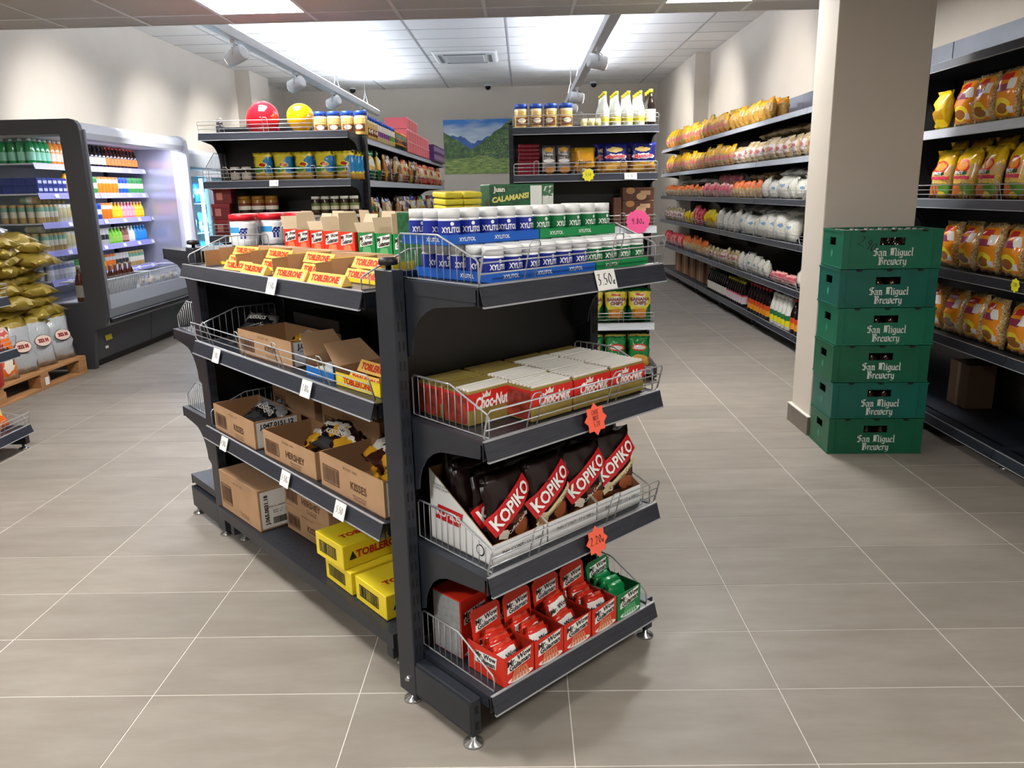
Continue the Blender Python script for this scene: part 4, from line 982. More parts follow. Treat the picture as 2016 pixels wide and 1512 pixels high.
inst('carton', kcarton(.34, .19, .10, 'HERSHEY', '', 10, None, False, True), LS.w(.57, -.13, z0 + .101), LS.r(.01), 'closed kraft carton, upper of the stacked pair on bottom shelf', 'carton', 'kraft cartons')
def ybox(w, d, h, seed):
    return [('carton', MB().box(-w/2, w/2, -d/2, d/2, 0, h).mesh('carton', TCAR, bevel=.002)), ('barcode', barcode(w * .62, h * .5, BLACK, seed), (-w * .05, -d/2 - .001, h * .5)),
            ('lettering', tmesh('TOBLERONE', .034, TRED, .0014), (w/2 + .001, .02, h * .5), (0, 0, PI/2)), ('lettering', tmesh('TOBLERONE', .036, TRED, .0014), (.02, .01, h + .001), (-PI/2, 0, PI/2)),
            ('mountain_mark', MB().add([(-.014, 0, -.012), (.014, 0, -.012), (0, 0, .016)], [(0, 1, 2)]).mesh('mark', BLACK), (w/2 + .001, -d * .36, h * .5), (0, 0, PI/2))]
inst('carton', ybox(.175, .25, .078, 11), LS.w(.965, -.19, z0), LS.r(-.02), 'yellow chocolate carton, lower of the stacked pair on bottom shelf', 'carton', 'yellow chocolate cartons')
inst('carton', ybox(.175, .25, .082, 12), LS.w(.93, -.20, z0 + .079), LS.r(.02), 'yellow chocolate carton, upper of the stacked pair on bottom shelf', 'carton', 'yellow chocolate cartons')
inst('carton', ybox(.185, .26, .08, 13), LS.w(1.165, -.185, z0), LS.r(-.02), 'yellow chocolate carton alone by the post on bottom shelf', 'carton', 'yellow chocolate cartons')

# ---- goods on the back long side, far end unit
WFS = [{True: wow_parts(True, .108, .09, .085, flaps=f_), False: wow_parts(False, .108, .09, .085, flaps=f_)} for f_ in ((('b', .07, 1.75), ('l', .06, 1.0)), (('b', .062, 1.3), ('l', .066, 1.35)), (('b', .07, 1.5), ('l', .05, .7)))]; WF = WFS[0]
for i in range(8):
    red = i < 5; yy = 1.27 - .112 * i - (.02 if not red else 0)
    inst('jelly_mix_box', WFS[i % 3][red], IS.w(.43, yy, IST2[3] + .001), LS.r(RN.uniform(-.08, .08)), f'{"red" if red else "green"} jelly mix box with open flaps above the chocolate bars, {nth(i if red else i - 5)} from far end', 'display box', 'jelly boxes with open flaps')
for i in range(3):
    inst('jelly_mix_box', WFS[i][i < 2], IS.w(.56, 1.05 - .3 * i, IST2[3] + .001), LS.r(RN.uniform(-.1, .1)), f'{"red" if i < 2 else "green"} jelly mix box in the row behind the open flaps, {nth(i)} from far end', 'display box', 'jelly boxes with open flaps')
TUBW = mat('tub_white', (232, 233, 235), .35); TUBR = mat('lid_red', (206, 26, 40), .35); TUBB = mat('tub_blue', (60, 160, 214), .4)
tub = [('tub', MB().lathe([(.054, 0), (.057, .004), (.057, .108)], 22).mesh('tub', TUBW)), ('lid', MB().lathe([(.06, .106), (.06, .128), (.056, .132)], 22).mesh('lid', TUBR)),
       ('label', MB().lathe([(.0574, .02), (.0574, .095)], 22, cap0=False, cap1=False).mesh('label', pmat('tub_label', [(0, (228, 229, 231)), (.9, (236, 237, 238))], (('r', .2, .62, .18, .16, (60, 150, 206)), ('r', .8, .4, .16, .3, (206, 206, 208))), .4))), ('lettering', tmesh('ff', .06, mat('ff_blue', (26, 40, 110), .4), .002, curve=.0578), (0, 0, .05))]
for i, (x, y) in enumerate(((.36, 1.66), (.49, 1.66), (.62, 1.66), (.42, 1.78), (.55, 1.78), (.67, 1.775))):
    inst('plastic_tub', tub, IS.w(x, y, 1.191), IS.r(-.5 + .3 * i), f'white plastic tub with red lid beyond the chocolate bars, {["nearest left", "nearest middle", "nearest right", "rear left", "rear middle", "rear right"][i]}', 'tub', 'white tubs with red lids')
CALG = pmat('calamansi_card', [(0, (20, 70, 42)), (.9, (30, 92, 56))], (), .4, blotch=((26, 92, 52), .5, 60))
def cala(long):
    w, d, h = .235 if long else .20, .12, .08 if long else .07
    return [('carton', MB().box(-w/2, w/2, -d/2, d/2, 0, h).mesh('carton', CALG, bevel=.0015)), ('lettering', tmesh('CALAMANSI', .021, mat('cala_yellow', (226, 214, 110), .4), .001, .2), (-.038, -d/2 - .001, .03), (0, -.12, 0)), ('lettering', tmesh('Juan', .02, mat('cala_white', (236, 230, 214), .4), .0008), (-.07, -d/2 - .001, .055)),
            ('nutrition_panel', flat(.036, .058, PAPER), (.043, -d/2 - .001, .036)), ('picture_panel', flat(.034, .055, pmat('cala_pic', [(0, (214, 214, 206)), (.45, (60, 110, 70))], (), .4, blotch=((226, 226, 214), .45, 90))), (.08, -d/2 - .001, .036))]
CA = cala(True); CA1 = cala(False); zz = IST2[3] + .001
for i, (x, y, l) in enumerate(((.335, .175, 0), (.575, .175, 0), (.335, .175, 1), (.575, .175, 1), (.60, .15, 2))):
    inst('juice_mix_carton', CA1 if l == 2 else CA, IS.w(x, y, zz + .0815 * l), IS.r(-.45 if l == 2 else 0), ['lower left dark green drink mix carton behind the gum', 'lower right dark green drink mix carton behind the gum', 'middle left dark green drink mix carton behind the gum', 'middle right dark green drink mix carton behind the gum', 'topmost green calamansi drink carton standing above the gum'][i], 'carton', 'green drink mix cartons')
YP = MB().box(-.033, .033, -.008, .008, 0, .06).mesh('pack', mat('pack_yellow', (226, 206, 60), .35, noise=.1, nscale=40), bevel=.004, seg=2)
for i in range(6):
    inst('yellow_pack', YP, IS.w(.372 + .07 * (i % 2), .165, zz + .158 + .019 * (i // 2) + .008), (-PI/2 + .08, 0, IS.a + RN.uniform(-.08, .08)), f'thin yellow pack in {["left", "right"][i % 2]} stack beside the calamansi carton, {["bottom", "middle", "top"][i // 2]}', 'pack', 'thin yellow packs')
# ================================================================== AISLE GONDOLA GOODS
def jar_parts(r, h, lid, body, lidh=.02, label=None, n=14):
    ps = [('jar', MB().lathe([(r * .94, 0), (r, .005), (r, h - lidh - .008), (r * .9, h - lidh)], n).mesh('jar', body)), ('lid', MB().lathe([(r * .98, h - lidh - .002), (r * .98, h - .003), (r * .9, h)], n).mesh('lid', lid))]
    if label: ps.append(('label', MB().lathe([(r * 1.012, h * .12), (r * 1.012, h * .62)], n, cap0=False, cap1=False).mesh('label', label)))
    return ps
def bottle_mesh(r, h, mats, prof=None, n=12, capz=.9):
    """one-mesh bottle: body, cap, label band"""
    p = prof or [(.92, 0), (1, .02), (1, .55), (.8, .66), (.42, .80), (.36, .90)]
    mb = MB().lathe([(r * a, h * b) for a, b in p], n, mi=0)
    mb.lathe([(r * p[-1][0] * 1.12, h * capz), (r * p[-1][0] * 1.12, h)], n, mi=1)
    if len(mats) > 2: mb.lathe([(r * 1.012, h * .12), (r * 1.012, h * .46)], n, mi=2, cap0=False, cap1=False)
    return mb.mesh('bottle', mats)
RX = PI / 2    # front towards +x
BLID = mat('lid_blue', (26, 70, 170), .4)
# balloons on the middle gondola
def balloon(m, rx, rz):
    mb = MB(); prof = []
    for k in range(17):
        a = PI * k / 16; z = -math.cos(a); r = math.sin(a) * (1 - .10 * z * (1 if z < 0 else .3))
        prof.append((max(.002, r * rx * (1 + .08 * z)), z * rz * (1.0 if z > 0 else 1.1)))
    return [('balloon', mb.lathe(prof, 28).mesh('balloon', m)), ('knot', MB().lathe([(.016, -rz * 1.1 - .016), (.005, -rz * 1.1 - .002), (.009, -rz * 1.1 + .006)], 10).mesh('knot', m))]
zt5 = GT[5] + .002
inst('balloon', balloon(mat('balloon_red', (206, 22, 34), .12, coat=.5), .122, .105), (-1.80, 5.66, zt5 + .105), (.5, -.9, 0), 'red balloon lying on the top shelf', 'balloon', 'balloons')
inst('balloon', balloon(mat('balloon_yellow', (246, 178, 10), .12, coat=.5), .093, .093), (-1.525, 5.64, zt5 + .108), 0, 'yellow balloon standing on the top shelf', 'balloon', 'balloons')
STICK = pmat('wafer_jar', [(0, (206, 170, 96)), (.86, (226, 210, 170))], (('r', .5, .36, .42, .2, (120, 66, 30)), ('e', .5, .4, .3, .12, (236, 226, 200))), .3)
WJ = jar_parts(.046, .165, BLID, STICK, .03)
for i in range(4): inst('wafer_jar', WJ, (-1.45 + .099 * i, 5.88, zt5), RN.uniform(-.3, .3), f'clear wafer stick jar with blue lid behind the yellow balloon, {nth(i)} from left', 'jar', 'blue lidded wafer jars')
# second tier
DJ = jar_parts(.033, .098, mat('lid_cream', (220, 216, 206), .4), mat('jar_dark', (46, 22, 16), .15), .018, mat('jar_label_white', (206, 196, 184), .5))
for i in range(2): inst('coffee_jar', DJ, (-1.985 + .078 * i, 5.55, GT[4] + .002), RN.uniform(-.3, .3), f'small dark jar with cream lid beside the yellow tea pouches, {["left", "right"][i]}', 'jar', 'small dark jars')
LPT = pmat('tea_pouch', [(0, (198, 150, 60)), (.2, (214, 190, 40)), (.42, (96, 150, 84)), (.5, (222, 202, 44)), (.86, (230, 212, 60))], (('e', .82, .55, .3, .3, (30, 130, 190)), ('e', .3, .4, .22, .12, (70, 140, 60)), ('e', .5, .56, .26, .1, (236, 220, 60)), ('e', .5, .56, .2, .06, (190, 40, 40)), ('e', .5, .18, .3, .1, (206, 160, 70))), .3, wob=.12)
LB = [bag('pouch', .135, .19, .05, LPT, 80 + k, stand=True, wr=.01) for k in range(2)]
for i in range(5):
    for d_ in range(2 if i < 4 else 4):
        inst('tea_pouch', LB[(i + d_) % 2], (-1.79 + .142 * i + .012 * d_, 5.56 + .055 * d_, GT[4] + .002), RN.uniform(-.08, .08), f'yellow and blue iced tea pouch, {nth(i)} from left, {nth(d_)} from the front', 'pouch', 'iced tea pouches')
# third tier
GJ = jar_parts(.046, .132, mat('lid_gold', (170, 120, 40), .35, .3), mat('jar_gold', (150, 104, 36), .3), .022, pmat('gold_label', [(0, (40, 24, 20)), (.3, (226, 220, 206)), (.7, (120, 50, 30))], (), .4))
for l in range(2):
    for i in range(3): inst('spread_jar', GJ, (-1.965 + .096 * i, 5.62, GT[3] + .002 + .134 * l), 0, f'golden jar with white label, {["lower", "upper"][l]} layer, {nth(i)} from left', 'jar', 'golden jars')
SJ = jar_parts(.032, .125, mat('lid_white', (214, 212, 206), .4), mat('jar_brown', (56, 40, 28), .2), .018, pmat('sauce_label', [(0, (60, 46, 30)), (.3, (206, 200, 170)), (.7, (110, 120, 60))], (), .4))
for l in range(2):
    for i in range(5): inst('sauce_jar', SJ, (-1.455 + .068 * i, 5.60, GT[3] + .002 + .127 * l), RN.uniform(-.4, .4), f'dark jar with white lid, {["lower", "upper"][l]} layer, {nth(i)} from left', 'jar', 'dark jars with white lids')
RB = [('carton', MB().box(-.06, .06, -.05, .05, 0, .105).mesh('carton', mat('box_maroon', (120, 20, 30), .4), bevel=.002)), ('label', flat(.04, .05, mat('box_label', (196, 120, 110), .5)), (-.02, -.051, .05)), ('lid', MB().box(-.062, .062, -.052, .052, .085, .107).mesh('lid', mat('box_maroon2', (146, 28, 36), .4)))]
for i, (x, z) in enumerate(((-2.10, 0), (-2.105, .108), (-2.085, .216))): inst('maroon_carton', RB, (x, 5.56, GT[3] + .002 + z), .1, f'maroon carton at left end of third shelf, {["bottom", "middle", "top"][i]} of stack', 'carton', 'maroon cartons')
tagcard(Fr(0, 0, 0), -1.68, 5.41, GT[4] - .016, '3.50', 'white price tag below the yellow tea pouches', .06, .04, th=.022)
tagcard(Fr(0, 0, 0), -1.995, 5.41, GT[3] - .02, '3.20', 'white price tag under the maroon cartons', .06, .04, th=.022)

# right side of the middle run: jars, crates, boxes, snack bags
XS = -1.25
PJ = jar_parts(.042, .165, BLID, pmat('purple_jar', [(0, (206, 180, 130)), (.3, (110, 40, 120)), (.6, (224, 214, 196))], (), .35), .03)
GJ2 = jar_parts(.042, .165, BLID, pmat('green_jar', [(0, (190, 170, 110)), (.3, (90, 140, 50)), (.62, (226, 214, 196))], (), .35), .03)
OJ = jar_parts(.046, .15, mat('lid_orange', (224, 140, 30), .4), pmat('orange_jar', [(0, (40, 60, 40)), (.25, (226, 130, 30)), (.7, (60, 90, 50))], (('e', .5, .5, .35, .2, (30, 40, 30)),), .35), .02)
y = 6.02; k = 0
for nm, pr, n, st in (('brown labelled', WJ, 6, .105), ('purple labelled', PJ, 6, .1), ('green labelled', GJ2, 3, .1), ('orange', OJ, 7, .105)):
    for i in range(n):
        inst('wafer_jar' if nm != 'orange' else 'snack_jar', pr, (XS + .05, y, zt5), RX + RN.uniform(-.2, .2), f'{nm} jar on top of the long aisle shelf, {nth(i)} from the front', 'jar', 'jars on the aisle top shelf'); y += st
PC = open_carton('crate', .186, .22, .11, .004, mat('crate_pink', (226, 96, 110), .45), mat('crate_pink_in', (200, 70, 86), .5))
pcp = [('crate', PC)] + [('rib', MB().box(-.004, .004, -.003, 0, .0, .10).mesh('rib', mat('crate_pink_light', (242, 160, 156), .45)), (-.075 + .05 * q, -.11, .005)) for q in range(4)] + [('rim', MB().box(-.099, .099, -.116, -.108, .098, .112).mesh('rim', MT['crate_pink_light']))]
y = 7.65
for l in range(3):
    for i in range(9 if l < 2 else 4): inst('pink_basket', pcp, (XS - .02, 8.36 + .215 * i if l < 2 else 8.0 + .215 * i + .36, zt5 + .113 * l), RX, f'pink plastic basket, {["bottom", "second", "top"][l]} layer, {nth(i)} from the front', 'basket', 'pink plastic baskets')
PB = [('carton', MB().box(-.075, .075, -.06, .06, 0, .10).mesh('carton', mat('box_purple', (70, 24, 84), .4), bevel=.002)), ('label', flat(.09, .05, mat('box_purple_label', (180, 150, 190), .5)), (0, -.061, .05))]
for l in range(2):
    for i in range(9): inst('purple_carton', PB, (XS + .06, 10.55 + .158 * i, zt5 + .101 * l), RX, f'purple carton on the aisle top shelf, {["lower", "upper"][l]} layer, {nth(i)} from the front', 'carton', 'purple cartons')
def chip(name, base, mid, spots): return pmat(name, [(0, base), (.35, mid), (.8, base)], spots, .25, wob=.2, spec=.6)
CH_ = [chip('chip_blue', (30, 40, 120), (210, 190, 120), (('e', .5, .6, .35, .15, (226, 226, 230)),)), chip('chip_green', (30, 110, 50), (226, 190, 90), (('e', .5, .6, .35, .14, (226, 226, 210)),)), chip('chip_brown', (96, 62, 36), (200, 160, 100), (('e', .5, .5, .3, .14, (70, 40, 24)), ('e', .4, .75, .2, .08, (230, 226, 216)))),
       chip('chip_orange', (214, 100, 30), (226, 196, 120), (('e', .5, .6, .3, .12, (190, 40, 30)),)), chip('chip_white', (196, 190, 180), (170, 130, 90), (('e', .5, .6, .3, .12, (60, 80, 140)),)), chip('chip_red', (186, 40, 36), (226, 200, 160), (('e', .5, .6, .3, .12, (236, 226, 210)),)), chip('chip_gold', (206, 160, 40), (180, 110, 50), (('e', .5, .62, .34, .14, (40, 90, 50)),))]
CHN = ['dark blue', 'green', 'brown', 'orange', 'white', 'red', 'golden']
CB = [[bag('bag', .17, .235, .06, m_, 100 + 7 * q + s_, wr=.014) for s_ in range(2)] for q, m_ in enumerate(CH_)]
pat = {4: [0, 0, 1, 1, 2, 6, 2, 4, 2, 2, 6, 4, 3, 2, 6, 2, 4, 3, 5, 3, 5, 3, 5, 5, 3, 3, 5, 3, 5, 3, 3, 5, 3, 5], 3: [6, 6, 6, 2, 0, 4, 0, 2, 4, 2, 2, 0, 4, 2, 2, 0, 5, 5, 0, 0, 1, 4, 1, 5, 0, 2, 0, 4, 5, 5, 2, 0, 1, 4]}
for tr in (4, 3):
    for i, q in enumerate(pat[tr]):
        inst('snack_bag', CB[q][i % 2], (XS + .055 + RN.uniform(-.02, .02), 6.05 + .176 * i, GT[tr] + .003), (RN.uniform(-.2, .05), 0, RX + RN.uniform(-.25, .25)), f'{CHN[q]} snack bag on the {"upper" if tr == 4 else "lower"} long aisle shelf, {nth(i)} from the front', 'snack bag', 'snack bags on the aisle shelves')

# ---- right gondola end unit
Y2 = 5.70
for d_ in range(2):
    for i in range(4): inst('wafer_jar', WJ, (.005 + .104 * i, Y2 + .1 * d_, zt5), RN.uniform(-.4, .4), f'wafer stick jar with blue lid on the mango shelf top, {nth(i)} from left, {["front", "rear"][d_]} row', 'jar', 'blue lidded wafer jars')
VB = bottle_mesh(.033, .235, prof=[(.92, 0), (1, .02), (1, .46), (.85, .54), (.46, .72), (.36, .9)], mats=[mat('vinegar_glass', (214, 222, 214), .1, spec=.6), mat('cap_yellow', (226, 206, 30), .4), pmat('vinegar_label', [(0, (206, 190, 60)), (.3, (226, 226, 220)), (.5, (40, 130, 70))], (), .45)])
DB = bottle_mesh(.036, .245, [mat('soy_dark', (30, 22, 20), .12), MT['cap_yellow'], pmat('soy_label', [(0, (226, 214, 200)), (.5, (40, 130, 80))], (), .45)])
for c in range(4):
    for d_ in range(4): inst('vinegar_bottle', VB, (.585 + .082 * c - .002 * d_, Y2 - .01 + .085 * d_, zt5), RN.uniform(-.5, .5), f'clear vinegar bottle with yellow cap, {nth(c)} from left, {nth(d_)} row', 'bottle', 'clear vinegar bottles')
for i in range(3): inst('soy_bottle', DB, (.905 - .0 * i, Y2 + .09 * i, zt5), 0, f'dark soy bottle with yellow cap at shelf corner, {nth(i)} from the front', 'bottle', 'dark bottles at the corner')
for i in range(3): inst('small_pack', bag('pack', .055, .06, .03, mat('pack_white_yellow', (226, 214, 150), .4, noise=.2, nscale=30), 140 + i, nx=4, nz=4, wr=.005), (.44 + .05 * i, Y2 - .03, zt5), RN.uniform(-.3, .3), f'small pale pack between jars and bottles, {nth(i)} from left', 'pack', 'small pale packs')
z4 = GT[4] + .002
RP = MB().box(-.075, .075, -.05, .05, 0, .026).mesh('pack', mat('pack_dark_red', (110, 18, 34), .25, noise=.25, nscale=60), bevel=.008, seg=2)
for i in range(8): inst('dried_fruit_pack', RP, (.055 + RN.uniform(-.006, .006), Y2, z4 + .0265 * i), RN.uniform(-.05, .05), f'dark red flat pack in the stack left of the mango bags, {nth(i)} from the bottom', 'pack', 'dark red flat packs')
MG = pmat('mango_grey', [(0, (40, 36, 36)), (.12, (120, 116, 116)), (.8, (96, 94, 96))], (('e', .5, .85, .3, .08, (226, 170, 60)), ('e', .55, .17, .34, .12, (206, 140, 60)), ('e', .5, .64, .36, .08, (230, 228, 224)), ('e', .5, .48, .4, .06, (230, 228, 224))), .2)
MGB = bag('pack', .098, .2, .022, MG, 150, wr=.004)
mgt = on_bag(tmesh('Mango', .028, BLACK, .0006, .1), .098, .2, .022, 0, .128, lift=.003)
for i in range(2): inst('mango_pack', [('pack', MGB), ('lettering', mgt)], (.195 + .104 * i, Y2 - .06, z4), 0, f'grey dried mango pack, {["left", "right"][i]} of the two', 'pack', 'grey mango packs')
YM = pmat('mango_yellow', [(0, (40, 28, 22)), (.25, (222, 160, 30)), (.85, (234, 186, 50))], (('e', .5, .1, .4, .12, (226, 226, 220)), ('e', .2, .2, .15, .15, (180, 120, 50))), .25, wob=.1)
for i, (x, dy) in enumerate(((.445, 0), (.50, .06), (.39, .06))): inst('mango_pack', [('bag', bag('bag', .14, .18, .04, YM, 152 + i, wr=.008)), ('lettering', on_bag(tmesh('Mango', .034, BLACK, .001, .1), .14, .18, .04, 0, .08, .1, lift=.006))], (x, Y2 - .07 + dy, z4), 0, f'yellow dried mango bag, {["front", "rear right", "rear left"][i]} one', 'bag', 'yellow mango bags')
BM = pmat('mango_blue', [(0, (196, 140, 60)), (.3, (222, 170, 80)), (.36, (28, 34, 110)), (.9, (40, 50, 140))], (('e', .5, .78, .3, .09, (214, 190, 120)), ('e', .5, .55, .42, .09, (226, 220, 220)), ('e', .35, .2, .2, .12, (230, 180, 70)), ('e', .75, .15, .2, .1, (150, 100, 50))), .22, wob=.12)
for i, (x, dy) in enumerate(((.655, 0), (.845, 0), (.60, .06), (.79, .06))): inst('mango_bag', [('bag', bag('bag', .18, .205, .05, BM, 160 + i, wr=.01)), ('lettering', on_bag(tmesh('Mangoes', .036, mat('mango_text_red', (196, 30, 50), .4), .0012, .1), .18, .205, .05, 0, .115, .08, lift=.007))], (x, Y2 - .08 + dy, z4), 0, f'dark blue dried mango bag, {["front left", "front right", "rear left", "rear right"][i]} one', 'bag', 'blue mango bags')
startag(Fr(0, 0, 0), .462, 5.555, GT[4] - .005, .045, mat('tag_yellow', (236, 230, 40), .5), '3.50', 'yellow star price tag below the yellow mango bag', .022, 9, .8)
tagcard(Fr(0, 0, 0), .755, 5.552, GT[4] - .018, '4.80', 'white price tag below the blue mango bags', .085, .045, th=.026)
z3_ = GT[3] + .002
BX = [('carton', MB().box(-.11, .11, -.08, .08, 0, .088).mesh('carton', pmat('choco_box', [(0, (96, 58, 42)), (.9, (110, 70, 50))], (('e', .25, .75, .14, .26, (190, 140, 90)), ('e', .6, .3, .16, .28, (214, 180, 140))), .35), bevel=.002)), ('label', flat(.07, .03, mat('choco_label', (206, 170, 130), .5)), (.05, -.081, .05))]
for i in range(3): inst('biscuit_carton', BX, (.82, Y2 + .0, z3_ + .0892 * i), RN.uniform(-.03, .03), f'brown biscuit carton behind the pink price star, {["bottom", "middle", "top"][i]} of stack', 'carton', 'brown biscuit cartons')
inst('biscuit_carton', [('carton', MB().box(-.028, .028, -.08, .08, 0, .2).mesh('carton', mat('choco_side', (104, 66, 50), .4), bevel=.002))], (.675, Y2, z3_), .0, 'brown biscuit carton standing upright beside the stack', 'carton')
PKY = pmat('beige_pack', [(0, (190, 90, 50)), (.25, (190, 170, 96)), (.8, (170, 150, 90))], (('e', .5, .6, .3, .1, (120, 100, 60)),), .3, wob=.2)
for i in range(4): inst('dried_fish_pack', bag('pack', .17, .15, .04, PKY, 170 + i, wr=.012), (.13 + .165 * (i % 2) * 1.0 + (.0 if i < 2 else .03), Y2 - .06 + .06 * (i // 2), z3_), 0, f'beige foil pack on the third mango-unit shelf, {["front left", "front right", "rear left", "rear right"][i]}', 'pack', 'beige foil packs')
inst('biscuit_pack', bag('pack', .15, .15, .04, pmat('white_red_pack', [(0, (226, 222, 214)), (.6, (190, 40, 40))], (('e', .6, .6, .3, .14, (226, 180, 80)),), .3, wob=.2), 176, wr=.01), (.55, Y2 - .05, z3_), .1, 'white and red biscuit pack left of the brown cartons', 'pack')
startag(Fr(0, 0, 0), .81, 5.55, GT[3] + .035, .085, mat('tag_pink', (252, 92, 158), .5), '9.80e', 'pink starburst price tag reading 9.80', .04, 14, .9)
BN = pmat('banana_bag', [(0, (20, 100, 50)), (.12, (170, 110, 40)), (.4, (226, 210, 70)), (.86, (232, 218, 96)), (.93, (24, 110, 60))], (('e', .5, .64, .34, .15, (236, 236, 226)), ('e', .6, .28, .34, .14, (206, 140, 50)), ('r', .5, .84, .2, .03, (190, 40, 40)), ('e', .98, .25, .2, .3, (20, 110, 56)), ('e', .02, .2, .16, .3, (20, 110, 56))), .25, wob=.08)
bnt = on_bag(tmesh('BANANA\nCHIPS', .034, mat('banana_text', (130, 40, 30), .4), .0012, lines=.85), .165, .24, .05, 0, .155, lift=.006)
BNB = [bag('bag', .165, .24, .05, BN, 180 + k, wr=.01) for k in range(2)]
for d_ in range(2):
    for i in range(5): inst('banana_chip_bag', [('bag', BNB[i % 2]), ('lettering', bnt)] if d_ == 0 else BNB[i % 2], (.155 + .172 * i, Y2 - .07 + .07 * d_, GT[1] + .003), RN.uniform(-.06, .06), f'green and yellow banana chip bag, {["front", "rear"][d_]} row, {nth(i)} from left', 'chip bag', 'banana chip bags')
GN = pmat('green_bag', [(0, (206, 150, 60)), (.3, (26, 130, 60)), (.9, (40, 150, 80))], (('e', .5, .62, .34, .12, (206, 60, 50)), ('e', .5, .62, .28, .07, (230, 226, 216)), ('e', .5, .25, .36, .14, (220, 170, 80))), .2, wob=.1)
for d_ in range(2):
    for i in range(5): inst('green_chip_bag', bag('bag', .16, .22, .05, GN, 190 + i, wr=.016) if d_ == 0 else BNB[0], (.16 + .172 * i, Y2 - .08 + .07 * d_, GT[0] + .003), (-.1, 0, RN.uniform(-.1, .1)), f'green chip bag on the lowest mango-unit shelf, {["front", "rear"][d_]} row, {nth(i)} from left', 'chip bag', 'green chip bags')
# ================================================================== RIGHT WALL GOODS
RWL = -PI / 2   # front towards -x (the aisle)
CLR = dict(rough=.16, spec=.6)
NOOD = {
 'yellow noodle bag': pmat('noodle_yellow', [(0, (196, 150, 90)), (.62, (232, 170, 20)), (.9, (240, 190, 40))], (('e', .5, .42, .42, .1, (206, 120, 110)), ('e', .3, .2, .22, .1, (110, 150, 60)), ('e', .7, .18, .22, .1, (206, 120, 60))), .2, wob=.15, strands=(.05, .55, (150, 100, 40), (226, 190, 110), 60)),
 'golden noodle bag': pmat('noodle_gold', [(0, (190, 140, 50)), (.7, (236, 160, 20))], (), .2, wob=.2, strands=(.0, .72, (150, 100, 40), (222, 180, 90), 55)),
 'beige noodle bag': pmat('noodle_beige', [(0, (190, 160, 120)), (.8, (206, 186, 150))], (('r', .5, .5, .34, .2, (226, 206, 200)), ('e', .5, .5, .26, .1, (190, 110, 120))), .2, wob=.12, strands=(.0, .9, (150, 120, 80), (214, 190, 140), 60)),
 'orange pasta pack': pmat('pack_orange', [(0, (206, 170, 120)), (.6, (226, 110, 40))], (), .25, wob=.2, strands=(.0, .6, (180, 130, 80), (226, 196, 140), 70)),
 'pink pasta pack': pmat('pack_pink', [(0, (196, 110, 110)), (.5, (206, 90, 100)), (.8, (226, 150, 140))], (), .25, wob=.25, strands=(.0, .4, (170, 90, 80), (226, 180, 160), 70)),
 'white vermicelli bag': pmat('bag_white', [(0, (222, 218, 204)), (.5, (230, 227, 214))], (('e', .6, .5, .14, .08, (130, 160, 190)),), .14, wob=.2, strands=(.0, 1.0, (208, 203, 186), (238, 236, 226), 40)),
 'red noodle pack': pmat('pack_red', [(0, (190, 40, 44)), (.6, (206, 56, 66))], (('r', .5, .5, .2, .3, (226, 150, 140)),), .25, wob=.2),
 'bright yellow pack': pmat('pack_bright_yellow', [(0, (232, 196, 20)), (.8, (240, 206, 40))], (('r', .5, .4, .3, .12, (190, 140, 30)),), .25, wob=.2),
 'brown noodle pack': pmat('pack_brownish', [(0, (120, 86, 56)), (.6, (150, 116, 80))], (), .25, strands=(0, 1, (90, 64, 40), (160, 126, 84), 50)),
}
def nb(kind, w, h, t, seed, **k): return cached(('nb', kind, w, h, seed), lambda: bag('bag', w, h, t, NOOD[kind], seed, **k))
XF = 2.75 - .43
def far_shelf(tier, y0, y1, kind, w, h, t, rows, where, lie=False, dx=0.0, dz=0.0, jit=.12, n0=0, tiltx=-.06):
    n = max(1, int((y1 - y0) / (w * 1.04)))
    if lie: dx = min(dx, .43 - .06 - h - .02)
    nm = {'pasta pack': 'pasta_pack', 'vermicelli bag': 'vermicelli_bag', 'noodle pack': 'noodle_pack', 'yellow pack': 'yellow_pack'}.get(' '.join(kind.split()[-2:]), 'noodle_bag')
    if tier < 5: rows = 1
    for d_ in range(rows):
        for i in range(n):
            y = y0 + (i + .5) * (y1 - y0) / n
            me = nb(kind, w, h, t, 300 + (i + d_) % 3, wr=.012)
            x = XF + dx + .06 + (t * .95 + .01) * d_
            rot = (tiltx + RN.uniform(-.06, .06), RN.uniform(-.03, .03), RWL + RN.uniform(-jit, jit))
            z = WT[tier] + .003 + dz
            if lie: rot = (-PI/2 + RN.uniform(-.12, .12), 0, RWL + RN.uniform(-.4, .4)); z += t / 2
            o_ = inst(nm, me, (x, y, z), rot, f'{kind} {where}, {nth(i + n0)} from the column{"" if rows == 1 else [", front row", ", second row", ", third row"][d_]}', 'bag', kind + 's on the wall shelves'); sc_ = RN.uniform(.86, 1.1); o_.scale = (sc_ * RN.uniform(.92, 1.04), 1, sc_)
# top shelf
far_shelf(5, 7.75, 9.2, 'golden noodle bag', .17, .21, .11, 2, 'on wall top shelf', jit=.2)
far_shelf(5, 9.3, 13.1, 'yellow noodle bag', .19, .25, .11, 2, 'on wall top shelf, far stretch', jit=.2)
# second
far_shelf(4, 5.6, 8.95, 'beige noodle bag', .2, .21, .12, 2, 'on second wall shelf', jit=.15)
far_shelf(4, 6.3, 8.6, 'beige noodle bag', .28, .24, .1, 1, 'lying on top, second wall shelf', True, dx=.14, dz=.215)
far_shelf(4, 9.0, 13.1, 'yellow noodle bag', .19, .25, .11, 2, 'on second wall shelf, far stretch', jit=.2)
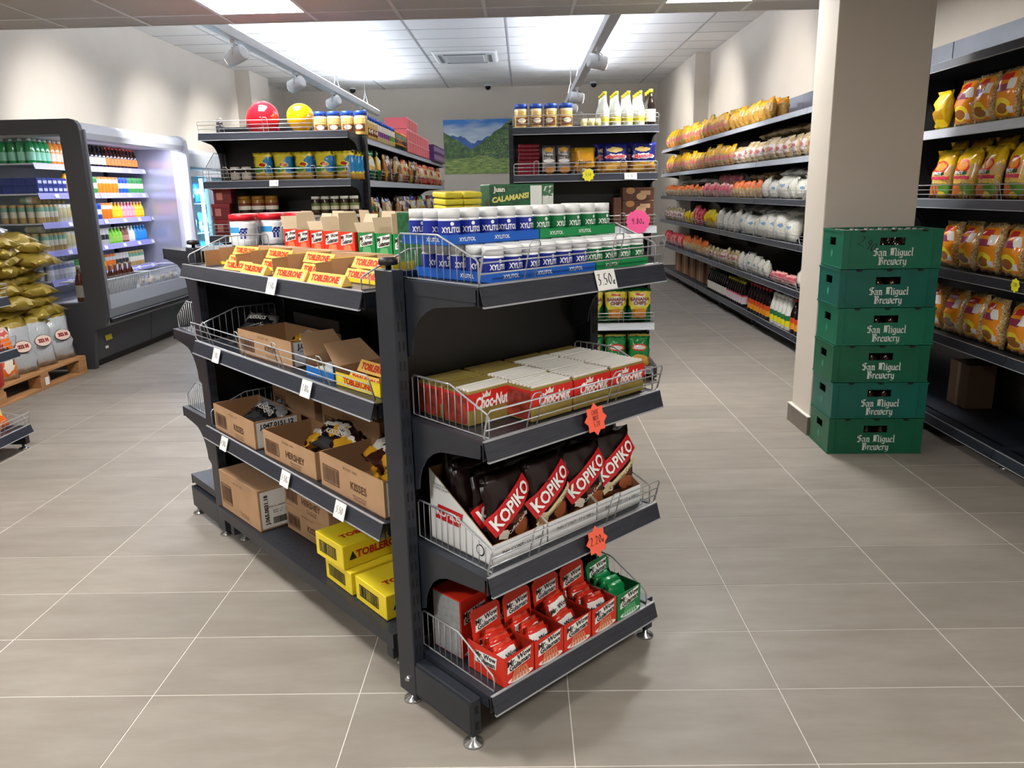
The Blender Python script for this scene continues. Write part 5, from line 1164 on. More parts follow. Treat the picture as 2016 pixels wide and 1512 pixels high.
# third
far_shelf(3, 5.6, 7.9, 'white vermicelli bag', .24, .2, .14, 2, 'on third wall shelf', jit=.7, tiltx=-.2)
far_shelf(3, 5.8, 7.7, 'white vermicelli bag', .30, .28, .11, 1, 'lying on top, third wall shelf', True, dx=.16, dz=.17)
far_shelf(3, 6.9, 8.5, 'brown noodle pack', .26, .22, .09, 1, 'lying on top, third wall shelf', True, dx=.3, dz=.2)
far_shelf(3, 7.95, 9.0, 'orange pasta pack', .12, .17, .08, 2, 'on third wall shelf, near stretch')
far_shelf(3, 9.05, 10.4, 'pink pasta pack', .13, .17, .08, 2, 'on third wall shelf')
far_shelf(3, 9.2, 10.2, 'pink pasta pack', .13, .15, .07, 1, 'standing higher on third wall shelf', dx=.15, dz=.13)
far_shelf(3, 8.0, 9.0, 'beige noodle bag', .18, .16, .08, 1, 'lying on the orange packs', True, dx=.14, dz=.175)
far_shelf(3, 10.5, 13.1, 'orange pasta pack', .13, .16, .08, 2, 'on third wall shelf, far stretch')
far_shelf(3, 10.6, 12.6, 'white vermicelli bag', .2, .18, .08, 1, 'lying on the orange packs', True, dx=.1, dz=.165)
# fourth
far_shelf(2, 5.6, 6.9, 'beige noodle bag', .26, .22, .08, 1, 'lying flat on fourth wall shelf', True, dx=.13, dz=.0)
far_shelf(2, 5.6, 6.9, 'white vermicelli bag', .26, .22, .09, 1, 'lying on the flat beige bags', True, dx=.12, dz=.082)
far_shelf(2, 6.9, 9.6, 'white vermicelli bag', .23, .24, .15, 2, 'on fourth wall shelf', jit=.8, tiltx=-.25)
far_shelf(2, 7.0, 9.0, 'white vermicelli bag', .28, .26, .14, 1, 'heaped on top, fourth wall shelf', True, dx=.06, dz=.17)
far_shelf(2, 9.65, 10.3, 'bright yellow pack', .15, .21, .09, 2, 'on fourth wall shelf, near stretch')
far_shelf(2, 10.35, 11.0, 'red noodle pack', .15, .26, .09, 2, 'on fourth wall shelf')
far_shelf(2, 11.05, 11.6, 'bright yellow pack', .15, .17, .09, 2, 'on fourth wall shelf, far stretch')
far_shelf(2, 11.65, 13.1, 'beige noodle bag', .16, .2, .09, 2, 'on fourth wall shelf, far stretch')
# fifth
far_shelf(1, 5.6, 6.75, 'white vermicelli bag', .24, .2, .15, 2, 'on fifth wall shelf, near stretch', jit=.5)
far_shelf(1, 6.8, 7.5, 'pink pasta pack', .13, .1, .07, 2, 'on fifth wall shelf, near stretch')
far_shelf(1, 7.55, 8.6, 'white vermicelli bag', .16, .19, .1, 2, 'on fifth wall shelf, middle stretch', jit=.5)
far_shelf(1, 8.65, 10.1, 'beige noodle bag', .17, .18, .09, 2, 'on fifth wall shelf', jit=.4)
far_shelf(1, 10.15, 11.6, 'orange pasta pack', .15, .22, .09, 2, 'on fifth wall shelf', jit=.3)
far_shelf(1, 11.65, 13.1, 'red noodle pack', .15, .2, .09, 2, 'on fifth wall shelf', jit=.3)
# bottom: bottles and cartons
BSOY = bottle_mesh(.038, .27, [mat('soy_black', (20, 14, 14), .1), mat('cap_green_dark', (20, 50, 36), .4), pmat('soy_lab1', [(0, (226, 220, 206)), (.5, (196, 40, 50))], (), .45)])
BSOY2 = bottle_mesh(.038, .27, [MT['soy_black'], MT['cap_yellow'], pmat('soy_lab2', [(0, (220, 200, 206)), (.4, (206, 70, 90)), (.7, (226, 220, 210))], (), .45)])
BRED = bottle_mesh(.045, .30, [mat('sauce_black', (28, 18, 18), .1), mat('cap_red', (170, 36, 30), .4), pmat('sauce_lab', [(0, (226, 150, 30)), (.3, (206, 70, 30)), (.7, (226, 130, 40))], (), .45)])
BVIN = bottle_mesh(.047, .29, [mat('vinegar_plastic', (216, 214, 206), .3), mat('cap_cream', (222, 220, 212), .4), pmat('vin_lab', [(0, (226, 214, 30)), (.3, (30, 110, 60)), (.75, (232, 222, 40))], (), .45)], prof=[(.92, 0), (1, .02), (1, .5), (.85, .62), (.5, .82), (.4, .92)])
def bot(me, y0, n, st, kind, desc, rows=2, dx=.05):
    for d_ in range(rows):
        for i in range(n): inst(kind, me, (XF + dx + .095 * d_, y0 + st * i, WT[0] + .002), RWL + RN.uniform(-.4, .4), f'{desc}, bottom wall shelf, {nth(i)} from column, {["front", "second", "third"][d_]} row', 'bottle', desc + 's')
bot(BRED, 6.62, 2, .11, 'sauce_bottle', 'red capped dark sauce bottle near the column', 1)
bot(BVIN, 6.87, 5, .105, 'vinegar_bottle', 'white vinegar bottle with yellow label')
bot(BRED, 7.44, 7, .10, 'sauce_bottle', 'red capped dark sauce bottle')
bot(BSOY2, 8.32, 8, .088, 'soy_bottle', 'black soy bottle with pink label')
bot(BSOY, 9.06, 10, .088, 'soy_bottle', 'black soy bottle with green cap')
for i, (y, w, h, x) in enumerate(((7.3, .4, .3, .33), (8.0, .4, .3, .33), (8.7, .35, .29, .33), (10.2, .45, .31, .22), (10.75, .4, .3, .2), (11.25, .35, .3, .2), (11.75, .4, .3, .2), (12.3, .4, .3, .2))):
    inst('carton', [('carton', MB().box(-w/2, w/2, -.09, .09, 0, h).mesh('carton', mat('kraft_dim', (150, 108, 76), .75, noise=.08, nscale=10), bevel=.003)), ('tape', flat(w * .12, h, mat('tape', (170, 140, 100), .3)), (0, -.0915, h/2))], (XF + x, y, WT[0] + .002), RWL, f'kraft carton on the bottom wall shelf, {nth(i)} from the column', 'carton', 'kraft cartons on the bottom wall shelf')

# ---- near wall unit beside the crates
OP = pmat('egg_noodle_pack', [(0, (206, 176, 116)), (.95, (216, 196, 150))], (('r', .5, .5, .36, .42, (226, 140, 36)), ('e', .48, .27, .28, .16, (240, 214, 60)), ('e', .48, .24, .2, .1, (160, 100, 50)), ('r', .45, .62, .26, .07, (150, 60, 90)), ('r', .5, .82, .2, .06, (196, 50, 40)), ('r', .72, .68, .1, .1, (226, 224, 216)), ('r', .76, .2, .07, .06, (214, 214, 220))), .16, strands=(0, 1, (150, 112, 66), (232, 206, 150), 45))
OPB = [bag('pack', .185, .25, .11, OP, 400 + k, wr=.012, crimp=.04) for k in range(3)]
def near(tier, ys, z=0.0, where='', rows=1):
    for d_ in range(rows):
        for i, y in enumerate(ys): inst('noodle_pack', OPB[(i + d_) % 3], (XF + .075 + .115 * d_, y, NT[tier] + .003 + z), (-.08 + RN.uniform(-.05, .05), 0, RWL + RN.uniform(-.1, .1)), f'orange egg noodle pack, {where}, {nth(i)} from column{["", ", rear row"][d_]}', 'noodle pack', 'orange labelled noodle packs')
near(4, [4.42, 4.23, 4.04, 3.84, 3.63, 3.42], 0, 'near unit second shelf down')
near(2, [4.42, 4.23, 4.04, 3.84, 3.64, 3.44], 0, 'near unit below yellow noodle bags', 2)
near(1, [4.48, 4.3, 4.11, 3.92, 3.71], 0, 'near unit second shelf up')
inst('noodle_bag', nb('bright yellow pack', .15, .21, .08, 300, wr=.012), (XF + .06, 4.62, NT[4] + .003), RWL, 'yellow topped noodle bag beside the column on near wall unit', 'noodle bag')
PN = pmat('stir_fry_bag', [(0, (150, 110, 60)), (.3, (206, 170, 110)), (.66, (236, 190, 30)), (.9, (242, 202, 50))], (('e', .45, .62, .3, .15, (206, 50, 30)), ('e', .45, .64, .24, .09, (236, 150, 40)), ('r', .46, .50, .22, .035, (60, 90, 70)), ('e', .3, .16, .24, .12, (200, 110, 50)), ('e', .7, .18, .24, .12, (90, 140, 50)), ('e', .55, .08, .2, .07, (226, 190, 60)), ('r', .5, .41, .34, .03, (206, 60, 90))), .16, wob=.06, strands=(.3, .46, (180, 140, 60), (236, 206, 110), 60))
pnt = on_bag(tmesh('PINOY', .024, WHITE, .0008), .21, .27, .08, -.008, .135, lift=.006); pnt2 = on_bag(tmesh('Noodles', .028, mat('noodle_text', (206, 50, 80), .4), .0008, .15), .21, .27, .08, .02, .11, lift=.006)
PNB = [bag('bag', .21, .27, .08, PN, 410 + k, wr=.012) for k in range(2)]
for d_ in range(2):
    for i in range(6): inst('stir_fry_noodle_bag', [('bag', PNB[i % 2]), ('lettering', pnt), ('lettering', pnt2)], (XF + .08 + .1 * d_, 4.60 - .225 * i + .1 * d_, NT[3] + .003 + .05 * d_), (-.12, 0, RWL + RN.uniform(-.12, .12)), f'yellow noodle bag with red oval logo, {["front", "raised rear"][d_]} row, {nth(i)} from the column', 'noodle bag', 'yellow red logo noodle bags')
startag(Fr(XF, 0, -90), -3.64, -.03, NT[2] - .01, .035, MT['tag_yellow'], '1.80', 'yellow star price tag at the right edge, near wall unit', .018, 8, .8)
inst('carton', [('carton', MB().box(-.1, .1, -.08, .08, 0, .26).mesh('carton', mat('kraft_shaded', (84, 62, 44), .8), bevel=.002)), ('tape', flat(.03, .26, mat('tape_shaded', (104, 80, 58), .4)), (0, -.0812, .13))], (2.65, 4.5, NT[0] + .002), RWL, 'kraft carton at the back of the empty bottom wall shelf', 'carton')  # kraft and tape colours darkened to stand for the shade inside the shelf

# ---- stacked green beer crates
CRG = [mat('crate_green_a', (10, 100, 74), .4, noise=.12, nscale=8), mat('crate_green_b', (8, 90, 78), .4, noise=.12, nscale=8), mat('crate_green_c', (6, 86, 58), .4, noise=.12, nscale=8)]
def crate_parts(m, glass):
    w, d, h, t_ = .484, .30, .192, .006; mb = MB()
    # front and back walls around the grip holes
    for sy in (-1, 1):
        y0, y1 = (-d/2, -d/2 + t_) if sy < 0 else (d/2 - t_, d/2)
        hx0, hx1, hz0, hz1 = -.062, .06, .116, .154
        mb.box(-w/2, hx0, y0, y1, 0, h); mb.box(hx1, w/2, y0, y1, 0, h); mb.box(hx0, hx1, y0, y1, 0, hz0); mb.box(hx0, hx1, y0, y1, hz1, h)
    for sx in (-1, 1):
        x0, x1 = (-w/2, -w/2 + t_) if sx < 0 else (w/2 - t_, w/2)
        mb.box(x0, x1, -d/2 + t_, -.045, 0, h); mb.box(x0, x1, .045, d/2 - t_, 0, h); mb.box(x0, x1, -.045, .045, 0, .112); mb.box(x0, x1, -.045, .045, .152, h)
    mb.box(-w/2 + t_, w/2 - t_, -d/2 + t_, d/2 - t_, 0, .008)
    ps = [('body', mb.mesh('crate', m)), ]
    rim = MB()
    for a in ((-w/2 - .003, w/2 + .003, -d/2 - .003, -d/2), (-w/2 - .003, w/2 + .003, d/2, d/2 + .003), (-w/2 - .003, -w/2, -d/2, d/2), (w/2, w/2 + .003, -d/2, d/2)): rim.box(a[0], a[1], a[2], a[3], h - .012, h); rim.box(a[0], a[1], a[2], a[3], 0, .008)
    ps.append(('rim', rim.mesh('rim', m)))
    for x in (-w/2 + .035, w/2 - .045): ps.append(('corner_rib', MB().box(-.003, .003, -.003, 0, .008, h - .012).mesh('rib', m), (x, -d/2, 0)))
    for x in (-.15, 0, .15): ps.append(('stacking_notch', MB().prism([(-.017, 0), (.017, 0), (.010, -.010), (-.010, -.010)], 'y', -.0042, 0).mesh('notch', DARK), (x, -d/2, h)))
    ps.append(('divider', MB().box(-w/2 + t_, w/2 - t_, -.002, .002, .008, .1).box(-.002, .002, -d/2 + t_, d/2 - t_, .008, .1).mesh('divider', m)))
    ps.append(('lettering', nib('San Miguel\nBrewery', .0385, mat('crate_white', (222, 226, 220), .5), GOTH, .05, .042, .0, 0.0, 1.27), (.005, -d/2 - .0012, .062)))
    ps.append(('emblem', disc(.012, .02, mat('crate_emblem', (60, 150, 120), .5)), (-w/2 - .0012, .0, .07), (0, 0, -PI/2)))
    return ps
BEER = bottle_mesh(.028, .18, [mat('beer_brown', (40, 18, 8), .08), mat('beer_cap', (190, 190, 186), .3, .5)], n=8, prof=[(.92, 0), (1, .02), (1, .6), (.75, .7), (.42, .84), (.4, .92)])
CRP = [crate_parts(m_, None) for m_ in CRG]
lv = ['bottom', 'second from bottom', 'third from bottom', 'third from top', 'second from top', 'top']
for k in range(6):
    cx, cy = 1.849 + (.004, .006, -.002, .004, -.004, .002)[k], 4.087
    top_crate = inst('beer_crate', CRP[(2, 1, 2, 0, 1, 0)[k]], (cx, cy, .1955 * k + .001), math.radians(-2.4 + (.0, .5, -.4, .3, .6, -.3)[k]), f'green plastic beer crate with white gothic lettering, {lv[k]} of the stack', 'crate', 'stacked beer crates')
    for i in range(6):
        for j in (range(4) if k == 5 else (0,)):
            inst('beer_bottle', BEER, (cx - .185 + .074 * i, cy - .1 + .067 * j + .007 * (2 - i) * .0, .1955 * k + .010), 0, f'brown beer bottle inside {lv[k]} crate, {nth(i)} from left{"" if k < 5 else ", row " + ["one", "two", "three", "four"][j]}', 'bottle', 'beer bottles in crates')
ob('pen_marking', nib('2.90', .05, INK, HAND, .045, .03), top_crate, (-.12, -.1515, .125), (0, .5, 0))['label'] = 'handwritten 2.90 in black marker'
# ================================================================== DRINKS COOLER
CHAR = mat('cooler_charcoal', (58, 58, 62), .45, noise=.05, nscale=60); CPALE = mat('cooler_pale', (196, 200, 210), .55); CINN = mat('cooler_inner', (214, 216, 228), .25); CBLK = mat('cooler_black', (16, 16, 18), .4); CGREY = mat('cooler_grey', (120, 122, 128), .35)
GLASS = mat('tinted_glass', (60, 80, 76), .05, alpha=.14, spec=.5)
CLEAR = mat('clear_pane', (200, 225, 235), .05, alpha=.12)
LEDW = mat('cooler_led', (255, 255, 255), .5, emit=38, ecol=(240, 240, 255)); LEDC = mat('freezer_led', (225, 250, 255), .5, emit=14, ecol=(150, 230, 255))
CY0, CY1 = 6.40, 8.45
t = thing('drinks_cooler', (0, 0, 0), 0, 'open charcoal and grey drinks cooler along the left wall', 'cooler')
def end_panel(y0, y1, inner):
    p = ob('end_panel', MB().prism([(-3.66, .56), (-3.50, .50), (-3.50, 1.94), (-3.508, 1.985), (-3.53, 2.015), (-3.57, 2.03), (-4.44, 2.03), (-4.44, 1.92), (-3.66, 1.92)], 'y', y0, y1).mesh('panel_frame', [CPALE if inner else CHAR]), t)
    ob('panel_foot', MB().prism([(-4.44, .0), (-3.66, .0), (-3.62, .33), (-3.53, .36), (-3.50, .44), (-3.50, .50), (-3.66, .56), (-4.44, .56)], 'y', y0, y1).mesh('foot', [CGREY if inner else CHAR]), p)
    ob('back_frame', MB().box(-4.44, -4.36, y0, y1, .56, 1.92).mesh('back_frame', [CHAR]), p)
    ob('glass', MB().box(-4.36, -3.66, (y0 + y1) / 2 - .006, (y0 + y1) / 2 + .006, .56, 1.92).mesh('glass', GLASS if not inner else mat('mirror_inner', (176, 178, 200), .15, .35)), p)
end_panel(CY0, CY0 + .055, False); end_panel(CY1 - .055, CY1, True)
ob('front_edge_trim', MB().box(-3.508, -3.488, CY0 + .055, CY0 + .075, .5, 1.95).mesh('trim', CGREY), t)
ob('canopy', MB().prism([(-4.42, 1.90), (-3.60, 1.90), (-3.57, 1.87), (-3.53, 1.885), (-3.515, 1.93), (-3.53, 1.985), (-3.58, 2.015), (-4.42, 2.015)], 'y', CY0 + .056, CY1 - .056).mesh('canopy', CPALE), t)
ob('light_strip', MB().box(-3.66, -3.60, CY0 + .1, CY1 - .1, 1.892, 1.899).mesh('strip', LEDW), t)
ob('end_light', MB().box(-3.60, -3.56, CY1 - .063, CY1 - .056, .85, 1.80).mesh('strip', mat('cooler_led_soft', (255, 255, 255), .5, emit=7, ecol=(240, 242, 255))), t)
ob('back_wall', MB().box(-4.43, -4.40, CY0 + .056, CY1 - .056, .5, 1.86).mesh('back', CINN), t)
ob('well_floor', MB().box(-4.40, -3.56, CY0 + .056, CY1 - .056, .50, .55).mesh('well', CINN), t)
ob('front_rail', MB().prism([(-3.62, .46), (-3.505, .43), (-3.505, .50), (-3.56, .60), (-3.60, .60)], 'y', CY0 + .056, CY1 - .056).mesh('rail', CGREY), t)
ob('bumper', MB().box(-3.515, -3.485, CY0 + .056, CY1 - .056, .385, .425).mesh('bumper', CBLK, bevel=.008), t)
ob('lower_fascia', MB().prism([(-3.62, .33), (-3.52, .37), (-3.51, .40), (-3.51, .44), (-3.62, .44)], 'y', CY0 + .056, CY1 - .056).mesh('fascia', CGREY), t)
for k in range(2):
    a = CY0 + .06 + k * .97
    ob('kick_panel', MB().prism([(-3.66, .07), (-3.65, .07), (-3.62, .33), (-3.63, .33)], 'y', a, a + .96).mesh('kick', CHAR), t)
ob('toe', MB().box(-4.4, -3.70, CY0 + .02, CY1 - .02, 0, .07).mesh('toe', CBLK), t)
ob('energy_sticker', flat(.11, .07, mat('sticker_yellow', (226, 206, 40), .5)), t, (-3.627, CY0 + .22, .25), (-.11, 0, PI/2))
ob('paper_sticker', flat(.05, .03, PAPER), t, (-3.638, CY0 + .19, .16), (-.11, 0, PI/2))
STRIP = mat('cooler_price_strip', (140, 140, 204), .35); CL = (.72, .965, 1.20, 1.44, 1.68)
for k, z in enumerate(CL):
    s = ob('shelf', MB().box(-4.40, -3.96, CY0 + .07, CY1 - .07, -.012, 0).mesh('shelf', CINN), t, (0, 0, z + .022))
    for q in range(2):
        a = CY0 + .07 + q * .957; ob('price_strip', MB().prism([(-3.96, .004), (-3.955, .004), (-3.94, -.046), (-3.945, -.046)], 'y', a, a + .95).mesh('strip', STRIP), s)
        for w_ in range(3): ob('shelf_label', flat(.06, .034, PAPER), s, (-3.944, a + .25 + .3 * w_ + .07 * (k % 3), -.021), (-.29, 0, PI/2))
WW = mat('basket_white', (226, 228, 232), .35)
for k in range(2):
    a = CY0 + .08 + k * .95; b = thing('wire_basket', (-3.60, a, .56), 0, f'white wire basket in the cooler well, {["near", "far"][k]} one', 'basket', 'cooler baskets')
    mb = MB(); n = 44
    for q in range(n + 1): yq = q * .92 / n; mb.tube([(0, yq, .005), (.015, yq, .17)], .0022, 4)
    stuff(ob('bars', mb.mesh('bars', WW), b)); ob('rim', MB().tube([(.015, 0, .17), (.015, .92, .17), (-.3, .92, .17), (-.3, 0, .17)], .005, 6, closed=True).mesh('rim', WW), b); ob('floor_plate', MB().box(-.3, 0, 0, .92, 0, .006).mesh('plate', WW), b)
    ob('splash_guard', MB().box(.02, .024, .02, .9, .03, .2).mesh('guard', CLEAR), b)

def can(m, r=.031, h=.15): return cached(('can', m.name, h), lambda: MB().lathe([(r * .84, 0), (r, .008), (r, h - .014), (r * .86, h)], 12, mi=0).lathe([(r * .8, h), (r * .8, h + .001)], 12, mi=1).mesh('can', [m, mat('can_lid', (190, 192, 196), .25, .8)]))
def cm(name, a, b, c=None): return pmat(name, [(0, a), (.2, b), (.8, a)] if c is None else [(0, a), (.3, b), (.62, c), (.85, a)], (), .28, wob=.1)
def btl(name, liq, cap, lab, r=.032, h=.2, prof=None): return cached(('btl', name), lambda: bottle_mesh(r, h, [mat(name + '_liq', liq, .15), mat(name + '_cap', cap, .4), mat(name + '_lab', lab, .45)], prof, n=10))
SQ = [(.95, 0), (1, .02), (1, .7), (.75, .82), (.42, .9), (.4, .94)]
D = {
 'green aloe bottle': btl('aloe', (20, 150, 80), (226, 230, 226), (150, 220, 190), .034, .195, SQ), 'orange juice bottle': btl('oj', (240, 150, 60), (236, 230, 220), (240, 220, 200), .034, .195, SQ),
 'teal juice bottle': btl('teal', (60, 190, 170), (230, 230, 230), (190, 230, 220), .034, .2, SQ), 'yellow juice bottle': btl('yj', (240, 190, 40), (240, 200, 180), (240, 206, 80), .034, .2, SQ),
 'black labelled beer bottle': btl('bb', (24, 16, 14), (30, 26, 26), (226, 226, 222), .03, .19), 'dark bottle with orange label': btl('bo', (50, 20, 12), (190, 60, 40), (236, 130, 50), .03, .19),
 'pink juice bottle': btl('pk', (240, 130, 150), (30, 90, 50), (246, 190, 190), .034, .19, SQ), 'mango juice bottle': btl('mj', (246, 176, 50), (30, 90, 50), (250, 206, 60), .034, .19, SQ),
 'small yellow bottle': btl('sy', (246, 176, 20), (240, 190, 170), (246, 190, 40), .03, .155), 'small pink bottle': btl('sp', (246, 130, 150), (240, 200, 200), (246, 160, 170), .03, .155),
 'small green bottle': btl('sg', (120, 196, 60), (226, 226, 226), (150, 206, 90), .03, .155), 'small brown bottle': btl('sb', (120, 70, 60), (226, 226, 226), (190, 140, 130), .03, .155), 'small clear bottle': btl('sc', (206, 226, 230), (226, 226, 226), (230, 240, 240), .03, .155), 'small blue bottle': btl('sbl', (20, 130, 220), (140, 190, 230), (40, 140, 226), .03, .155),
 'gold beer can': can(cm('can_gold', (190, 160, 100), (226, 224, 206), (120, 170, 150))), 'white beer can': can(cm('can_white', (214, 214, 206), (196, 190, 150))), 'black and white can': can(cm('can_bw', (206, 206, 206), (60, 60, 64), (214, 214, 214))), 'blue can': can(cm('can_blue', (30, 80, 170), (214, 226, 240), (20, 60, 160))),
 'orange can': can(cm('can_orange', (226, 120, 30), (226, 120, 30), (200, 206, 220))), 'green can': can(cm('can_green', (60, 140, 70), (226, 230, 226), (40, 120, 60))), 'lime can': can(cm('can_lime', (230, 230, 220), (240, 190, 40), (120, 180, 60))), 'silver can': can(cm('can_silver', (196, 200, 210), (226, 228, 236), (120, 130, 170)), h=.145), 'brown can': can(cm('can_brown', (170, 110, 60), (196, 150, 90)), h=.12),
 'yellow green can': can(cm('can_yg', (40, 110, 40), (230, 190, 40), (60, 140, 60)))}
LV = ['lowest', 'second', 'third', 'fourth', 'top']
def drinks(k, y0, seq, pitch=.0645, deep0=0):
    y = y0; cnt = {}
    for kind, n, rows in seq:
        for i in range(n):
            j = cnt.get(kind, 0); cnt[kind] = j + 1
            for d_ in range(rows):
                inst('drink_can' if 'can' in kind.split() else 'drink_bottle', D[kind], (-3.997 - .074 * d_, y, CL[k] + .0225), PI/2 + RN.uniform(-.3, .3), f'{kind} on {LV[k]} cooler shelf, {nth(j)} from near end' + ('' if rows == 1 else f', {nth(d_)} row back'), 'can' if 'can' in kind.split() else 'bottle', kind + 's in the cooler')
            y += pitch
drinks(4, 6.53, (('green aloe bottle', 4, 5), ('orange juice bottle', 3, 3), ('teal juice bottle', 2, 1), ('orange juice bottle', 1, 1), ('yellow juice bottle', 1, 1), ('black labelled beer bottle', 6, 2), ('dark bottle with orange label', 9, 2)), .0695)
drinks(3, 6.97, (('mango juice bottle', 2, 1), ('pink juice bottle', 3, 2), ('green can', 3, 1), ('orange can', 6, 1), ('blue can', 3, 1), ('green can', 5, 1)))
drinks(2, 6.53, (('gold beer can', 4, 5), ('white beer can', 3, 2), ('lime can', 4, 1), ('blue can', 4, 1), ('orange can', 3, 1), ('small yellow bottle', 3, 1), ('small pink bottle', 4, 1), ('small yellow bottle', 3, 1)))
drinks(1, 6.53, (('gold beer can', 5, 3), ('white beer can', 6, 1), ('black and white can', 5, 1), ('small green bottle', 4, 1), ('small brown bottle', 2, 1), ('small clear bottle', 2, 1), ('small blue bottle', 4, 1)))
drinks(0, 6.53, (('silver can', 6, 3), ('yellow green can', 8, 1), ('orange can', 3, 1), ('black and white can', 4, 1), ('gold beer can', 5, 1)))
BC = [('carton', MB().box(-.034, .034, -.05, .05, 0, .062).mesh('carton', mat('drink_box_blue', (30, 46, 140), .4), bevel=.002)), ('label', flat(.05, .024, mat('drink_box_label', (206, 214, 240), .5)), (0, -.0512, .03))]
for l in range(2):
    for i in range(6):
        for d_ in range(4 if i < 2 else 1): inst('drink_carton', BC, (-4.01 - .102 * d_, 6.53 + .071 * i, CL[3] + .0225 + .063 * l), PI/2, f'blue drink carton on fourth cooler shelf, {["lower", "upper"][l]} layer, {nth(i)} from near end, {nth(d_)} back', 'carton', 'blue drink cartons')
for k, kind, n in ((2, 'gold beer can', 6), (1, 'white beer can', 5), (0, 'silver can', 5)):
    for i in range(n): inst('drink_can', D[kind], (-3.99, 6.535 + .07 * i, CL[k] + .0225 + .152 + .032), (0, -PI/2, 0), f'{kind} lying on the {LV[k]} shelf cans, {nth(i)} from near end', 'can', 'lying cans in the cooler')
BRB = cached('brb', lambda: bottle_mesh(.034, .27, [mat('brown_glass', (70, 30, 16), .08), mat('brown_cap', (120, 90, 70), .4), mat('brown_lab', (90, 50, 34), .4)]))
for i in range(9): inst('beer_bottle', BRB, (-3.68, 6.54 + .09 * i, .57), 0, f'brown bottle standing in the near cooler basket, {nth(i)} from near end', 'bottle', 'brown bottles in the cooler basket')
for i in range(8): inst('snack_pack', bag('pack', .12, .1, .04, MT['chip_blue'] if i % 2 else MT['chip_brown'], 500 + i, nx=5, nz=5), (-3.70, 7.50 + .105 * i, .57), PI/2, f'small pack in the far cooler basket, {nth(i)} from near end', 'pack', 'packs in the cooler basket')
inst('wine_bottle', cached('wineb', lambda: bottle_mesh(.04, .3, [mat('wine_glass', (120, 50, 24), .08), mat('wine_cap', (206, 200, 190), .4), mat('wine_lab', (214, 206, 190), .5)])), (-3.73, 6.49, .57), 0, 'amber bottle with white label in the cooler corner by the near glass', 'bottle')

# ================================================================== UPRIGHT FREEZERS
FX, FY0, FY1, FH = -3.72, 8.50, 11.2, 1.93
t = thing('glass_door_freezer', (0, 0, 0), 0, 'tall white glass door freezer with pale blue lighting behind the drinks cooler', 'freezer')
FW_ = mat('freezer_white', (176, 182, 190), .35)
ob('cabinet', MB().box(-4.44, -4.40, FY0, FY1, 0, FH).box(-4.40, FX, FY0, FY0 + .04, 0, FH).box(-4.40, FX, FY1 - .04, FY1, 0, FH).box(-4.40, FX, FY0 + .04, FY1 - .04, 0, .22).box(-4.40, FX, FY0 + .04, FY1 - .04, 1.72, FH).mesh('cabinet', FW_), t)
ob('header', MB().prism([(FX, 1.73), (FX + .05, 1.74), (FX + .05, 1.88), (FX, 1.92)], 'y', FY0, FY1).mesh('header', FW_), t)
nd = 3; dw = (FY1 - FY0) / nd
for k in range(nd):
    a = FY0 + dw * k
    d_ = ob('door', MB().box(FX, FX + .04, a + .01, a + .07, .22, 1.71).box(FX, FX + .04, a + dw - .07, a + dw - .01, .22, 1.71).box(FX, FX + .04, a + .07, a + dw - .07, .22, .29).box(FX, FX + .04, a + .07, a + dw - .07, 1.64, 1.71).mesh('door', CPALE), t)
    ob('pane', MB().box(FX + .015, FX + .021, a + .07, a + dw - .07, .29, 1.64).mesh('pane', CLEAR), d_)
    ob('handle', MB().box(FX + .04, FX + .07, a + dw - .055, a + dw - .03, .8, 1.2).mesh('handle', CGREY, bevel=.004), d_)
    ob('led_tube', MB().box(FX - .05, FX - .02, a + dw - .09, a + dw - .06, .3, 1.62).mesh('led', LEDC), t)
    ob('led_tube', MB().box(FX - .05, FX - .02, a + .06, a + .09, .3, 1.62).mesh('led', LEDC), t)
    for q in range(4): ob('wire_shelf', MB().box(-4.38, FX - .07, a + .02, a + dw - .02, -.008, 0).mesh('wshelf', WW), t, (0, 0, .32 + .34 * q))
FB = [pmat('frozen_blue', [(0, (60, 140, 190)), (.4, (200, 226, 236)), (.7, (70, 150, 200))], (('e', .5, .5, .3, .14, (230, 240, 244)),), .25, wob=.3), pmat('frozen_white', [(0, (206, 220, 226)), (.5, (120, 170, 200))], (('e', .5, .4, .3, .14, (40, 90, 150)),), .25, wob=.3), pmat('frozen_yellow', [(0, (30, 110, 180)), (.5, (226, 190, 60)), (.8, (40, 130, 190))], (), .25, wob=.3)]
FBM = [bag('bag', .2, .24, .08, m_, 520 + k, wr=.016) for k, m_ in enumerate(FB)]
for q in range(4):
    for i in range(9): inst('frozen_bag', FBM[(2 if q == 0 else (i + q) % 2)], (FX - .16, FY0 + .2 + .28 * i, .322 + .34 * q), (-.08, 0, PI/2 + RN.uniform(-.2, .2)), f'frozen food bag behind the freezer glass, {["bottom", "second", "third", "top"][q]} shelf, {nth(i)} from near end', 'frozen bag', 'frozen food bags')

